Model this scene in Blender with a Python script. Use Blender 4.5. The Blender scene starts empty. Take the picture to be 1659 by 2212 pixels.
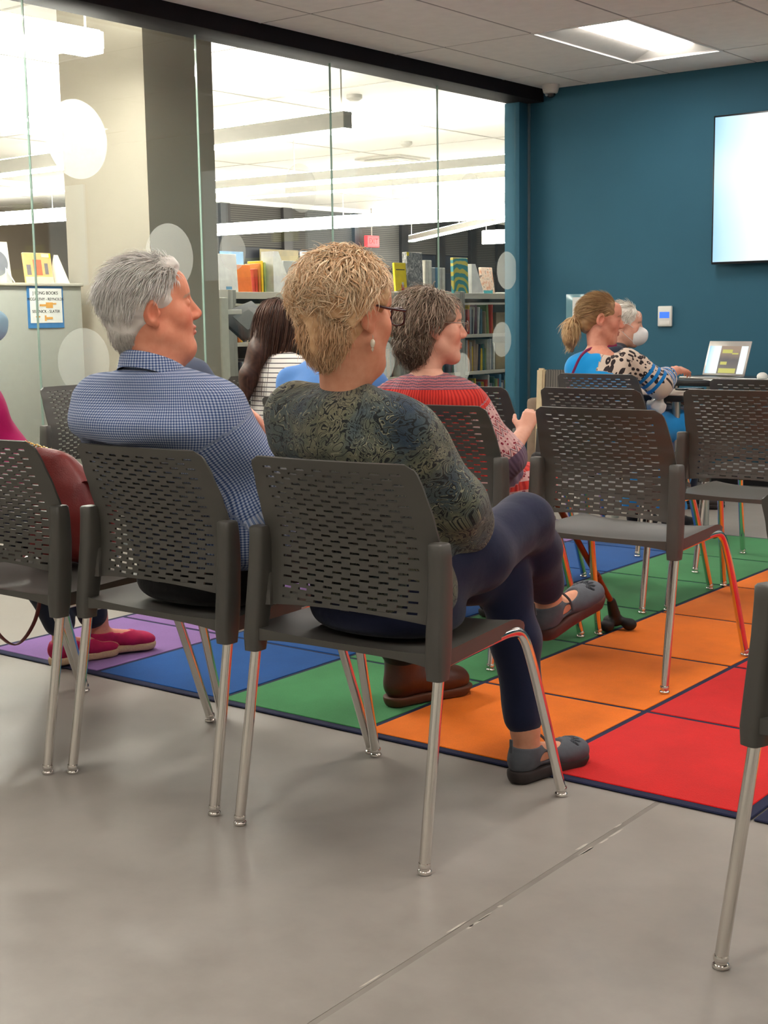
import bpy, bmesh, math, random
import numpy as np
from mathutils import Vector, Matrix, Euler
R = math.radians
rng = random.Random(7)
nrg = np.random.default_rng(11)
scene = bpy.context.scene
col = scene.collection

# ------------------------------------------------------------------ camera
CAM_H = 1.17
cam_d = bpy.data.cameras.new('camera')
cam_o = bpy.data.objects.new('camera', cam_d)
col.objects.link(cam_o)
cr = Vector((0.79248899, 0.60971806, -0.01432089)); cu = Vector((-0.07622478, 0.12231667, 0.98955971)); cf = Vector((-0.60510411, 0.78312357, -0.14341024))
cam_o.matrix_world = Matrix(((cr.x, cu.x, -cf.x, 0), (cr.y, cu.y, -cf.y, 0), (cr.z, cu.z, -cf.z, CAM_H), (0, 0, 0, 1)))
cam_d.sensor_fit = 'VERTICAL'; cam_d.sensor_height = 36.0
cam_d.lens = 2944.04 / 2212 * 36.0
cam_d.clip_start = 0.05; cam_d.clip_end = 200
scene.camera = cam_o

# ------------------------------------------------------------------ world, exposure
w = bpy.data.worlds.new('dusk'); scene.world = w; w.use_nodes = True
w.node_tree.nodes['Background'].inputs[0].default_value = (0.10, 0.14, 0.24, 1)
w.node_tree.nodes['Background'].inputs[1].default_value = 0.25
vs = scene.view_settings
vs.view_transform = 'Standard'; vs.look = 'None'; vs.gamma = 1.0; vs.use_curve_mapping = False
vs.exposure = 0.10
cy = scene.cycles
cy.max_bounces = 5; cy.diffuse_bounces = 3; cy.glossy_bounces = 3; cy.transmission_bounces = 2; cy.transparent_max_bounces = 10
cy.caustics_reflective = False; cy.caustics_refractive = False; cy.adaptive_threshold = 0.09; cy.use_light_tree = False; cy.sample_clamp_indirect = 6.0
TROFFER_E = 21.0      # emission of the ceiling troffers in the meeting room
PENDANT_E = 95.0      # emission of the library pendants

# ------------------------------------------------------------------ helpers
def setp(o, label=None, cat=None, group=None, kind=None):
    if label: o['label'] = label
    if cat: o['category'] = cat
    if group: o['group'] = group
    if kind: o['kind'] = kind
    return o

def link(name, me, mat=None, parent=None, loc=None, rot=None):
    o = bpy.data.objects.new(name, me); col.objects.link(o)
    if mat is not None and me is not None and len(me.materials) == 0: me.materials.append(mat)
    if parent is not None: o.parent = parent
    if loc is not None: o.location = loc
    if rot is not None: o.rotation_euler = rot
    return o

def empty(name, loc=(0, 0, 0), rz=0.0):
    o = bpy.data.objects.new(name, None); col.objects.link(o)
    o.location = loc; o.rotation_euler = (0, 0, rz); o.empty_display_size = 0.1
    return o

def copy_tree(o, parent=None):
    c = o.copy(); col.objects.link(c)
    if parent is not None: c.parent = parent
    for ch in list(o.children): copy_tree(ch, c)
    return c

def fin(bm, smooth=None, name='m'):
    me = bpy.data.meshes.new(name); bm.normal_update(); bm.to_mesh(me); bm.free()
    if smooth is not None:
        me.polygons.foreach_set('use_smooth', [True] * len(me.polygons))
        me.set_sharp_from_angle(angle=R(smooth))
    return me

def pydata(v, f, smooth=None, name='m'):
    me = bpy.data.meshes.new(name); me.from_pydata([tuple(map(float, p)) for p in v], [], f); me.update()
    if smooth is not None:
        me.polygons.foreach_set('use_smooth', [True] * len(me.polygons))
        me.set_sharp_from_angle(angle=R(smooth))
    return me

def bbox(bm, x0, x1, y0, y1, z0, z1, bev=0.0, seg=2, M=None):
    vs_ = [bm.verts.new((x, y, z)) for x in (x0, x1) for y in (y0, y1) for z in (z0, z1)]
    fs = [bm.faces.new([vs_[i] for i in q]) for q in ((0, 1, 3, 2), (4, 6, 7, 5), (0, 4, 5, 1), (2, 3, 7, 6), (0, 2, 6, 4), (1, 5, 7, 3))]
    if bev > 0:
        es = list({e for f in fs for e in f.edges})
        r = bmesh.ops.bevel(bm, geom=es, offset=bev, segments=seg, profile=0.5, affect='EDGES')
        vs_ = list({v for f in r['faces'] for v in f.verts} | {v for v in vs_ if v.is_valid})
    if M is not None: bmesh.ops.transform(bm, matrix=M, verts=[v for v in vs_ if v.is_valid])
    return vs_

def boxm(x0, x1, y0, y1, z0, z1, bev=0.0, seg=2):
    bm = bmesh.new(); bbox(bm, x0, x1, y0, y1, z0, z1, bev, seg)
    return fin(bm, 40 if bev else None)

def tube(bm, pts, rad, n=12, cap=True, flat=1.0, up=None):
    """tube along pts; rad scalar or list; flat squashes second axis"""
    pts = [Vector(p) for p in pts]; m = len(pts)
    rads = rad if isinstance(rad, (list, tuple)) else [rad] * m
    rings = []; ref = Vector(up) if up else None; prev = None
    for i, p in enumerate(pts):
        t = (pts[min(i + 1, m - 1)] - pts[max(i - 1, 0)]).normalized()
        if prev is None:
            a = ref if ref else (Vector((0, 0, 1)) if abs(t.z) < 0.9 else Vector((1, 0, 0)))
        else: a = prev
        u = (a - t * a.dot(t)).normalized(); v = t.cross(u); prev = u
        rings.append([bm.verts.new(p + (u * math.cos(2 * math.pi * k / n) + v * math.sin(2 * math.pi * k / n) * flat) * rads[i]) for k in range(n)])
    for a, b in zip(rings, rings[1:]):
        for k in range(n): bm.faces.new((a[k], a[(k + 1) % n], b[(k + 1) % n], b[k]))
    if cap:
        bm.faces.new(rings[0][::-1]); bm.faces.new(rings[-1])
    return rings

def lathe(bm, prof, n=20, c=(0, 0, 0), cap=True):
    c = Vector(c); rings = []
    for r, z in prof:
        rings.append([bm.verts.new(c + Vector((r * math.cos(2 * math.pi * k / n), r * math.sin(2 * math.pi * k / n), z))) for k in range(n)])
    for a, b in zip(rings, rings[1:]):
        for k in range(n): bm.faces.new((a[k], a[(k + 1) % n], b[(k + 1) % n], b[k]))
    if cap: bm.faces.new(rings[0][::-1]); bm.faces.new(rings[-1])

def bez(pts, n=24):
    """Catmull-Rom through pts"""
    P = [Vector(p) for p in pts]; P = [P[0] * 2 - P[1]] + P + [P[-1] * 2 - P[-2]]
    out = []; segs = len(P) - 3
    for s in range(segs):
        a, b, c, d = P[s:s + 4]; k = max(2, n // segs)
        for i in range(k):
            t = i / k
            out.append(0.5 * ((2 * b) + (c - a) * t + (2 * a - 5 * b + 4 * c - d) * t * t + (3 * b - a - 3 * c + d) * t ** 3))
    out.append(P[-2]); return out

def s2l(c):
    c = c / 255.0
    return c / 12.92 if c <= 0.04045 else ((c + 0.055) / 1.055) ** 2.4
def rgb(r, g, b): return (s2l(r), s2l(g), s2l(b), 1.0)

# ------------------------------------------------------------------ materials
class NT:
    def __init__(s, name):
        s.m = bpy.data.materials.new(name); s.m.use_nodes = True
        s.t = s.m.node_tree; s.n = s.t.nodes; s.l = s.t.links
        s.b = s.n['Principled BSDF']
    def new(s, typ, **kw):
        nd = s.n.new(typ)
        for k, v in kw.items():
            if hasattr(nd, k): setattr(nd, k, v)
            else: nd.inputs[k].default_value = v
        return nd
    def ln(s, a, b): s.l.new(a, b)
    def coord(s, kind='Object'): return s.new('ShaderNodeTexCoord').outputs[kind]
    def attr(s, name): return s.new('ShaderNodeAttribute', attribute_name=name)
    def noise(s, vec, scale, detail=3, rough=0.5, dist=0.0):
        nd = s.new('ShaderNodeTexNoise'); nd.inputs['Scale'].default_value = scale; nd.inputs['Detail'].default_value = detail
        nd.inputs['Roughness'].default_value = rough; nd.inputs['Distortion'].default_value = dist
        if vec is not None: s.ln(vec, nd.inputs['Vector'])
        return nd.outputs['Fac']
    def ramp(s, fac, stops, interp='LINEAR'):
        nd = s.new('ShaderNodeValToRGB'); cr_ = nd.color_ramp; cr_.interpolation = interp
        while len(cr_.elements) < len(stops): cr_.elements.new(0.5)
        for e, (p, c) in zip(cr_.elements, stops):
            e.position = p; e.color = c if len(c) == 4 else (*c, 1)
        s.ln(fac, nd.inputs['Fac']); return nd.outputs['Color']
    def mix(s, fac, a, b, mode='MIX'):
        nd = s.new('ShaderNodeMix', data_type='RGBA', blend_type=mode)
        for sock, v in ((nd.inputs['Factor'], fac), (nd.inputs[6], a), (nd.inputs[7], b)):
            if hasattr(v, 'is_linked') or hasattr(v, 'node'): s.ln(v, sock)
            else: sock.default_value = v
        return nd.outputs[2]
    def math(s, op, a, b=None, c=None):
        nd = s.new('ShaderNodeMath', operation=op)
        for i, v in enumerate((a, b, c)):
            if v is None: continue
            if hasattr(v, 'node'): s.ln(v, nd.inputs[i])
            else: nd.inputs[i].default_value = v
        return nd.outputs[0]
    def sep(s, vec):
        nd = s.new('ShaderNodeSeparateXYZ'); s.ln(vec, nd.inputs[0]); return nd.outputs
    def bump(s, hgt, strength=0.2, dist=0.01):
        nd = s.new('ShaderNodeBump'); nd.inputs['Strength'].default_value = strength; nd.inputs['Distance'].default_value = dist
        s.ln(hgt, nd.inputs['Height']); s.ln(nd.outputs['Normal'], s.b.inputs['Normal'])
    def base(s, c):
        if hasattr(c, 'node'): s.ln(c, s.b.inputs['Base Color'])
        else: s.b.inputs['Base Color'].default_value = c
    def set(s, **kw):
        names = dict(rough='Roughness', metal='Metallic', spec='Specular IOR Level', sheen='Sheen Weight', coat='Coat Weight', sss='Subsurface Weight', alpha='Alpha', trans='Transmission Weight', ior='IOR')
        for k, v in kw.items(): s.b.inputs[names[k]].default_value = v

def mat(name, c, rough=0.6, metal=0.0, var=0.06, scale=30, bump=0.0, bscale=200, spec=0.5, coat=0.0):
    """plain procedural material with slight tonal variation and fine relief"""
    s = NT(name); co = s.coord()
    n = s.noise(co, scale, 4)
    a = tuple(max(0, x * (1 - var)) for x in c[:3]) + (1,); b = tuple(min(1, x * (1 + var)) for x in c[:3]) + (1,)
    s.base(s.ramp(n, [(0.3, a), (0.7, b)]))
    s.set(rough=rough, metal=metal, spec=spec, coat=coat)
    if bump: s.bump(s.noise(co, bscale, 2), bump, 0.002)
    return s.m

def emis(name, c, e):
    s = NT(name); s.base(c); s.b.inputs['Emission Color'].default_value = c; s.b.inputs['Emission Strength'].default_value = e
    s.set(rough=0.5); return s.m
# ------------------------------------------------------------------ the room
XG, YT, ZC = -5.37, 8.68, 2.74
XR, YB = 3.3, -2.6
# floor : polished concrete, with a saw-cut joint along X = -1.40
s = NT('polished_concrete'); co = s.coord('Object')
n1 = s.noise(co, 0.9, 5, 0.55); n2 = s.noise(co, 9, 4, 0.6); n3 = s.noise(co, 120, 2)
c1 = s.ramp(n1, [(0.3, rgb(150, 144, 137)), (0.7, rgb(166, 160, 152))])
c2 = s.mix(0.22, c1, s.ramp(n2, [(0.35, rgb(138, 132, 126)), (0.65, rgb(176, 170, 162))]))
s.base(c2); s.ln(s.ramp(n2, [(0.3, (0.28,) * 3), (0.7, (0.4,) * 3)]), s.b.inputs['Roughness']); s.set(spec=0.42)
s.bump(n3, 0.05, 0.001)
M_floor = s.m
bm = bmesh.new()
bbox(bm, -22, -1.414, YB, 30, -0.12, 0.0)
bbox(bm, -1.400, XR + 0.2, YB, YT + 0.2, -0.12, 0.0)
floor = link('floor', fin(bm), M_floor); setp(floor, 'polished grey concrete floor with a saw-cut joint', 'floor', kind='structure')
# chips along the joint: pale crumbs of concrete broken from the arris
M_chip = mat('pale_concrete', rgb(205, 199, 188), 0.8, var=0.1, scale=80)
v, f = [], []
r1 = random.Random(3)
for k in range(16):
    y = r1.choice((r1.uniform(1.45, 2.85), r1.gauss(2.6, .06), r1.gauss(2.08, .05))); x = -1.407 + r1.choice((-1, 1)) * r1.uniform(0.006, 0.012); l = r1.uniform(0.006, 0.035); wd = r1.uniform(0.0015, 0.004)
    b = len(v)
    for (dx, dy) in ((-wd, -l), (wd * .6, -l * .6), (wd, l * .3), (wd * .2, l), (-wd * .9, l * .5)): v.append((x + dx, y + dy, 0.0004))
    f.append([b + i for i in range(5)])
ch = link('joint_chipping', pydata(v, f), M_chip, floor); setp(ch, kind='stuff')
M_joint = mat('joint_filler', rgb(140, 134, 126), 0.6, var=.12, scale=14); link('joint_filler', boxm(-1.414, -1.400, YB, YT, -.05, -.0008), M_joint, floor)

# ceiling : 2x4 ft lay-in panels
M_tile = mat('ceiling_panel', rgb(243, 238, 232), 0.85, var=0.03, scale=12, bump=0.12, bscale=350)
M_tee = mat('ceiling_tee', rgb(150, 144, 140), 0.6)
bm = bmesh.new(); bbox(bm, XG - 0.14, XR + 0.2, YB - 0.2, YT + 0.2, ZC + 0.075, ZC + 0.15)
ceil = link('ceiling', fin(bm), M_tee); setp(ceil, 'suspended ceiling of off-white panels', 'ceiling', kind='structure')
GX0, GY0, PX, PY = -4.235, 6.92, 0.61, 1.22
LIGHTS = {(gx, gy) for gx in (0, 4, 8) for gy in (0, -2, -4, -6)}
tile_me = None
for i in range(-1, 13): link('ceiling_tee', boxm(GX0 + PX * i - .010, GX0 + PX * i + .010, YB, YT, ZC + .0015, ZC + .03), M_tee, ceil)
for j in range(-7, 2): link('ceiling_tee', boxm(XG + .16, XR, GY0 + PY * j - .010, GY0 + PY * j + .010, ZC + .002, ZC + .03), M_tee, ceil)
tx = [GX0 + PX * i for i in range(-2, 13)]
ty = [GY0 + PY * j for j in range(-8, 3)]
for i in range(-2, 12):
    for j in range(-8, 3):
        if (i, j) in LIGHTS: continue
        x0, x1 = max(GX0 + PX * i, XG + 0.17), min(GX0 + PX * (i + 1), XR); y0, y1 = max(GY0 + PY * j, YB), min(GY0 + PY * (j + 1), YT)
        if x1 - x0 < 0.05 or y1 - y0 < 0.05: continue
        g = 0.006
        full = abs(x1 - x0 - PX) < 1e-4 and abs(y1 - y0 - PY) < 1e-4
        if full:
            if tile_me is None: tile_me = boxm(g, PX - g, g, PY - g, 0, 0.011, 0.003, 1)
            link('ceiling_panel', tile_me, M_tile, ceil, (x0, y0, ZC))
        else:
            link('ceiling_panel', boxm(x0 + g, x1 - g, y0 + g, y1 - g, ZC, ZC + 0.011), M_tile, ceil)
# troffers
M_lens = emis('troffer_lens', (1.0, 0.95, 0.88, 1), TROFFER_E)
M_refl = mat('white_enamel', rgb(235, 233, 228), 0.35, var=0.02)
M_trim = mat('troffer_trim', rgb(232, 230, 225), 0.4, var=0.02)
def troffer(label):
    t = empty('ceiling_light', (0, 0, 0)); setp(t, label, 'ceiling light', 'recessed ceiling troffers')
    bm = bmesh.new()   # tray: sloped sides with a centre lens
    W2, L2 = PX / 2, PY / 2
    o = [bm.verts.new(p) for p in ((-W2, -L2, 0), (W2, -L2, 0), (W2, L2, 0), (-W2, L2, 0))]
    i_ = [bm.verts.new(p) for p in ((-W2 * .45, -L2 * .9, .055), (W2 * .45, -L2 * .9, .055), (W2 * .45, L2 * .9, .055), (-W2 * .45, L2 * .9, .055))]
    for k in range(4): bm.faces.new((o[k], i_[k], i_[(k + 1) % 4], o[(k + 1) % 4]))
    bmesh.ops.solidify(bm, geom=bm.faces[:], thickness=0.003)
    link('reflector', fin(bm), M_refl, t)
    bm = bmesh.new()   # curved diffuser
    N = 10; rows = []
    for k in range(N + 1):
        a = math.pi * k / N; x = -math.cos(a) * W2 * .47; z = 0.052 - math.sin(a) * 0.022
        rows.append([bm.verts.new((x, -L2 * .91, z)), bm.verts.new((x, L2 * .91, z))])
    for a, b in zip(rows, rows[1:]): bm.faces.new((a[0], b[0], b[1], a[1]))
    bm.faces.new([r[0] for r in rows][::-1]); bm.faces.new([r[1] for r in rows]); bm.faces.new((rows[0][0], rows[0][1], rows[-1][1], rows[-1][0]))
    bmesh.ops.recalc_face_normals(bm, faces=bm.faces)
    link('diffuser', fin(bm, 40), M_lens, t)
    bm = bmesh.new()
    for sx in (-1, 1): bbox(bm, sx * W2 - .008, sx * W2 + .008, -L2, L2, -.006, .004)
    for sy in (-1, 1): bbox(bm, -W2, W2, sy * L2 - .008, sy * L2 + .008, -.006, .004)
    link('trim', fin(bm), M_trim, t)
    return t
tr0 = None
for (i, j) in sorted(LIGHTS):
    lab = 'bright recessed ceiling troffer close to the teal wall' if (i, j) == (0, 0) else 'recessed ceiling troffer out of view, %s row behind the first, %s line from the glass' % (('no', 'a', 'second', 'b', 'third', 'c', 'fourth')[-j] if j else 'same', {0: 'first', 4: 'second', 8: 'third'}[i])
    if tr0 is None: t = tr0 = troffer(lab)
    else: t = copy_tree(tr0)
    t['label'] = lab
    t.location = (GX0 + PX * (i + .5), GY0 + PY * (j + .5), ZC)

# walls
def wallm(name, c): return mat(name, c, 0.75, var=0.03, scale=3, bump=0.08, bscale=260)
M_teal = wallm('teal_paint', rgb(34, 88, 110)); M_white = wallm('white_paint', rgb(222, 218, 210))
wt = link('wall_far', boxm(XG - 0.02, XR + 0.2, YT, YT + 0.18, 0, ZC + 0.1), M_teal); setp(wt, 'teal painted end wall behind the presenters', 'wall', kind='structure')
jamb = link('trim_1', boxm(XG - 0.09, XG + 0.035, YT - 0.13, YT, 0, 2.655, 0.003), M_teal); setp(jamb, 'narrow teal jamb where the glass wall meets the teal wall', 'trim', kind='structure')
M_alu = mat('satin_aluminium', rgb(190, 196, 192), 0.3, 0.9, var=0.03)
link('edge_channel', boxm(XG + 0.035, XG + 0.05, YT - 0.016, YT - 0.002, 0, 2.655), M_alu, jamb)
wr = link('wall_right', boxm(XR, XR + 0.15, YB, YT, 0, ZC + 0.1), M_white); setp(wr, 'white side wall', 'wall', kind='structure')
wb = link('wall_back', boxm(XG, XR + 0.15, YB - 0.15, YB, 0, ZC + 0.1), M_white); setp(wb, 'white back wall', 'wall', kind='structure')
bb = link('baseboard_far', boxm(XG + .05, XR, YT - 0.012, YT, 0, 0.10, 0.003), mat('black_rubber_base', rgb(35, 35, 38), 0.5)); setp(bb, 'black rubber baseboard under the teal wall', 'baseboard', kind='structure')
# header beam above the glass
M_dark = mat('bronze_header', rgb(30, 26, 29), 0.75, 0.0, var=0.05, spec=.15)
hd = link('trim_2', boxm(XG - 0.08, XG + 0.16, YB, YT, 2.655, ZC + 0.1, 0.004), M_dark); setp(hd, 'dark bronze header beam along the top of the glass wall', 'trim', kind='structure')
bm = bmesh.new(); bbox(bm, XG - .03, XG + .03, YB, YT - .13, 0, .06, .003)
sl = link('trim_3', fin(bm), M_alu); setp(sl, 'metal sill channel below the glass wall', 'trim', kind='structure')
# glass panes
s = NT('clear_glass'); s.n.remove(s.b)
out = s.n['Material Output']; tr = s.new('ShaderNodeBsdfTransparent'); tr.inputs[0].default_value = (0.965, 0.985, 0.97, 1)
gl = s.new('ShaderNodeBsdfGlossy'); gl.inputs['Roughness'].default_value = 0.0
lwt = s.new('ShaderNodeLayerWeight'); fres = s.math('MULTIPLY_ADD', s.math('POWER', lwt.outputs['Facing'], 5.0), 0.9, 0.038)
mx = s.new('ShaderNodeMixShader'); s.ln(fres, mx.inputs[0]); s.ln(tr.outputs[0], mx.inputs[1]); s.ln(gl.outputs[0], mx.inputs[2]); s.ln(mx.outputs[0], out.inputs[0])
M_glass = s.m
s = NT('glass_edge'); s.base(rgb(150, 176, 164)); s.set(rough=0.15, spec=0.8); M_gedge = s.m
s = NT('frosted_film'); s.n.remove(s.b); out = s.n['Material Output']
tl = s.new('ShaderNodeBsdfTranslucent'); tl.inputs[0].default_value = (0.70, 0.71, 0.68, 1)
df = s.new('ShaderNodeBsdfDiffuse'); df.inputs[0].default_value = (0.80, 0.81, 0.78, 1)
nz = s.noise(s.coord(), 400, 1)
m1 = s.new('ShaderNodeMixShader'); s.ln(s.ramp(nz, [(0.3, (0.28,) * 3), (0.7, (0.34,) * 3)]), m1.inputs[0]); s.ln(tl.outputs[0], m1.inputs[1]); s.ln(df.outputs[0], m1.inputs[2])
tr2 = s.new('ShaderNodeBsdfTransparent'); m2 = s.new('ShaderNodeMixShader'); m2.inputs[0].default_value = 0.78
s.ln(m1.outputs[0], m2.inputs[1]); s.ln(tr2.outputs[0], m2.inputs[2]); s.ln(m2.outputs[0], out.inputs[0]); M_frost = s.m
joints = [8.55, 7.585, 6.48, 5.365, 4.24, 3.13, 2.02, 0.91, -0.2, -1.31, YB]
DOTS = [(4.51, .96, .165), (5.12, 1.49, .172), (5.60, 1.53, .105), (6.19, 1.91, .14), (7.22, 1.96, .15), (7.97, 1.97, .15), (8.36, .98, .125), (8.43, 1.47, .135), (4.53, 2.04, .19), (6.95, .88, .13), (7.85, .80, .10)]
def disc(r, n=40, th=0.0006):
    bm = bmesh.new(); lathe(bm, [(r, 0), (r, th)], n); me = fin(bm); me.transform(Matrix.Rotation(R(90), 4, 'Y')); return me
for k, (a, b) in enumerate(zip(joints, joints[1:])):
    g = link('window_%d' % (k + 1), boxm(XG - .006, XG + .006, b + .003, a - .003, .03, 2.66), M_glass); setp(g, 'clear floor-to-ceiling glass panel of the library partition', 'glass panel', 'glass partition panels', 'structure')
    link('polished_edge', boxm(XG - .0065, XG + .0065, b + .0005, b + .0045, .06, 2.656), M_gedge, g)
    for (dy, dz, dr) in DOTS:
        if b < dy <= a:
            d = link('frosted_dot', disc(dr), M_frost, g, (XG + .0065, dy, dz))

# ------------------------------------------------------------------ the library behind the glass
ZL = 3.05
M_lceil = mat('library_ceiling', rgb(240, 238, 232), 0.9, var=0.02, scale=4)
lc = link('ceiling', boxm(-22, XG - 0.14, -4, 32, ZL, ZL + .1), M_lceil); setp(lc, 'bright white library ceiling beyond the glass', 'ceiling', kind='structure')
M_lt = mat('library_tee', rgb(190, 188, 180), 0.7)
for k in range(-2, 16):
    link('ceiling_seam', boxm(-20, XG - .15, k * 1.83 - .012, k * 1.83 + .012, ZL - .004, ZL), M_lt, lc)
for k in range(8):
    link('ceiling_seam', boxm(-6.5 - k * 1.83, -6.476 - k * 1.83, -3, 30, ZL - .005, ZL), M_lt, lc)
M_taupe = mat('taupe_paint', rgb(150, 138, 122), 0.8, var=0.03, scale=2)
lw = link('wall_left', boxm(-20.2, -20, -4, 32, 0, ZL), M_taupe); setp(lw, 'far taupe library wall', 'wall', kind='structure')
lw2 = link('wall_library', boxm(-20, XG - .14, 30, 30.2, 0, ZL), M_white); setp(lw2, 'white end wall of the library', 'wall', kind='structure')
lw3 = link('wall_library_near', boxm(-20, XG - .14, -4.2, -4, 0, ZL), M_white); setp(lw3, 'white rear wall of the library', 'wall', kind='structure')
# window band wall at X=-15.6, dark glazing with black mullions
XW = -15.6
M_mull = mat('black_mullion', rgb(30, 29, 31), 0.5)
s = NT('night_glass'); s.base(rgb(40, 44, 52)); s.set(rough=0.45, spec=0.25); M_night = s.m
s = NT('roller_blind'); wv = s.new('ShaderNodeTexWave', wave_type='BANDS', bands_direction='Z'); wv.inputs['Scale'].default_value = 9; s.ln(s.coord(), wv.inputs['Vector'])
s.base(s.ramp(wv.outputs['Fac'], [(0.2, rgb(44, 43, 42)), (0.8, rgb(76, 75, 72))])); s.set(rough=.8); M_blind = s.m
lww = link('wall_window', boxm(XW - .15, XW, 9.5, 30, 0, 1.15), M_taupe); setp(lww, 'taupe wall under the dark library windows', 'wall', kind='structure')
hw_ = link('trim_4', boxm(XW - .15, XW + .02, 9.5, 30, 2.97, ZL), M_lceil); setp(hw_, 'white bulkhead above the dark library windows', 'trim', kind='structure')
yy = 14.6; k = 20; wi = 0
widths = [1.5, 1.5, 1.9, 1.4, 1.2, 1.1, 1.0, .9, .9]
for wi, wd in enumerate(widths):
    wn = link('window_%d' % (k + wi), boxm(XW - .06, XW - .04, yy, yy + wd, 1.15, 2.97), M_night); setp(wn, 'dark evening window at the back of the library', 'window', 'dark library windows', 'structure')
    link('mullion', boxm(XW - .08, XW + .05, yy - .11, yy + .11, 1.15, 2.97), M_mull, wn)
    link('blind', boxm(XW - .03, XW - .015, yy + .11, yy + wd - .11, 2.3 if wi % 3 else 1.6, 2.97), M_blind, wn)
    link('sash', boxm(XW - .08, XW + .02, yy, yy + wd, 1.95, 2.03), M_mull, wn)
    yy += wd
# wall and door to the right of the windows
lwd = link('wall_door', boxm(XW - .15, XW, yy + .1, 30, 1.15, 2.97), M_taupe); setp(lwd, 'taupe library wall with a wooden door', 'wall', kind='structure')
dr = empty('door_1', (-12.0, 20.6, 0)); setp(dr, 'pale wooden door at the far right of the library', 'door', kind='structure')
M_wood = mat('maple_veneer', rgb(200, 170, 132), 0.5, var=.08, scale=6)
M_dframe = mat('door_frame', rgb(92, 76, 66), 0.5)
link('door_leaf', boxm(-.02, .03, -.5, .55, 0, 2.1), M_wood, dr)
bm = bmesh.new(); bbox(bm, -.06, .06, -.58, -.5, 0, 2.18); bbox(bm, -.06, .06, .55, .63, 0, 2.18); bbox(bm, -.06, .06, -.58, .63, 2.1, 2.18); link('door_frame', fin(bm), M_dframe, dr)
link('hinge', boxm(.03, .04, -.5, -.46, 1.5, 1.62), M_dframe, dr)
link('wall_panel', boxm(-.05, 0, -1.6, -.58, 0, 2.6), mat('grey_paint', rgb(150, 148, 146), .8), dr)
# column
M_col = wallm('beige_column', rgb(148, 141, 128))
cl = link('trim_5', boxm(-6.66, -5.93, 5.51, 6.06, 0, ZL), M_col); setp(cl, 'square beige column standing just behind the glass', 'column', kind='structure')
# pendants : linear box luminaires
M_pend = emis('pendant_diffuser', (1.0, 0.95, 0.86, 1), PENDANT_E)
M_pbody = mat('pendant_housing', rgb(226, 224, 216), 0.5, var=.02)
M_opal = emis('opal_side', (1.0, .96, .88, 1), 2.2)
M_cable = mat('pendant_cable', rgb(170, 168, 160), .4, .5)
def pendant(a, b, label, hgt=.12, wd=.09, opal=False):
    a = Vector(a); b = Vector(b); L = (b - a).length; ang = math.atan2(b.y - a.y, b.x - a.x)
    t = empty('pendant_light', a, ang); setp(t, label, 'pendant light', 'linear library pendants')
    bm = bmesh.new(); bbox(bm, 0, L, -wd / 2, wd / 2, 0.012, hgt, .004, 1); link('housing', fin(bm), M_opal if opal else M_pbody, t)
    bm = bmesh.new(); bbox(bm, 0.004, L - .004, -wd / 2 + .004, wd / 2 - .004, -.012, .012, .004, 1); link('downlight_diffuser', fin(bm), M_pend, t)
    bm = bmesh.new(); bbox(bm, 0.02, L - .02, -wd / 2 + .01, wd / 2 - .01, hgt, hgt + .006); link('uplight_diffuser', fin(bm), M_pend, t)
    n = max(2, int(L / 2.4) + 1)
    for k in range(n):
        x = .06 + (L - .12) * k / (n - 1)
        bm = bmesh.new(); tube(bm, [(x, 0, hgt), (x, 0, ZL - a.z)], .006, 6); link('cable', fin(bm), M_cable, t)
    return t
pendant((-5.95, 2.2, 2.585), (-5.86, 5.10, 2.585), 'glowing pendant nearest the glass at the top left', .1, .16, True)
pendant((-8.75, 3.5, 2.585), (-8.62, 7.30, 2.585), 'second glowing pendant seen left of the column', .1, .13, True)
pendant((-18.5, 12.75, 2.58), (-13.5, 13.25, 2.58), 'long pendant low across the left library pane', .16, .13, True)
pendant((-6.18, 7.65, 2.45), (-12.5, 7.95, 2.45), 'pendant whose end and stem hang behind the third pane', .13, .09)
pendant((-15.3, 15.45, 2.43), (-7.5, 15.75, 2.43), 'long white pendant crossing in front of the dark windows', .15, .10, True)
pendant((-13.9, 21.05, 2.42), (-7.5, 21.6, 2.42), 'pendant crossing above the books near the teal corner', .22, .12, True)
pendant((-15.0, 14.3, 2.82), (-6.5, 14.9, 2.82), 'pendant just below the bright ceiling in the middle distance', .1, .10)
pendant((-12.5, 10.6, 2.5), (-6.3, 10.9, 2.5), 'pendant in the bright haze behind the fourth pane', .1, .10)
pendant((-15.2, 20.6, 2.5), (-10.3, 16.6, 2.5), 'slanting pendant converging behind the right hand pane', .1, .10)
# exit sign
M_red = emis('exit_red', (1.0, 0.06, 0.07, 1), 1.6)
ex = empty('exit_sign', (-15.35, 19.62, 2.47))
bm = bmesh.new(); tube(bm, [(0, 0, .1), (0, 0, ZL - 2.47)], .012, 6); link('stem', fin(bm), M_cable, ex); setp(ex, 'small red lit exit sign hanging in the library', 'exit sign')
link('sign_box', boxm(-.04, .04, -.17, .17, -.1, .1, .008), M_red, ex)
def text(body, size, name='lettering', ext=.0006):
    cu_ = bpy.data.curves.new('t', 'FONT'); cu_.body = body; cu_.size = size; cu_.align_x = 'CENTER'; cu_.align_y = 'CENTER'; cu_.extrude = ext
    o = bpy.data.objects.new('t', cu_); col.objects.link(o)
    dg = bpy.context.evaluated_depsgraph_get(); me = bpy.data.meshes.new_from_object(o.evaluated_get(dg)); bpy.data.objects.remove(o)
    me.materials.clear(); return me
M_ink = mat('black_ink', rgb(28, 28, 30), .7)
TXF = (R(90), 0, R(90))       # text facing +X
link('lettering', text('EXIT', .13), mat('dark_red', rgb(90, 10, 12), .6), ex, (.042, 0, 0), TXF)
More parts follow.
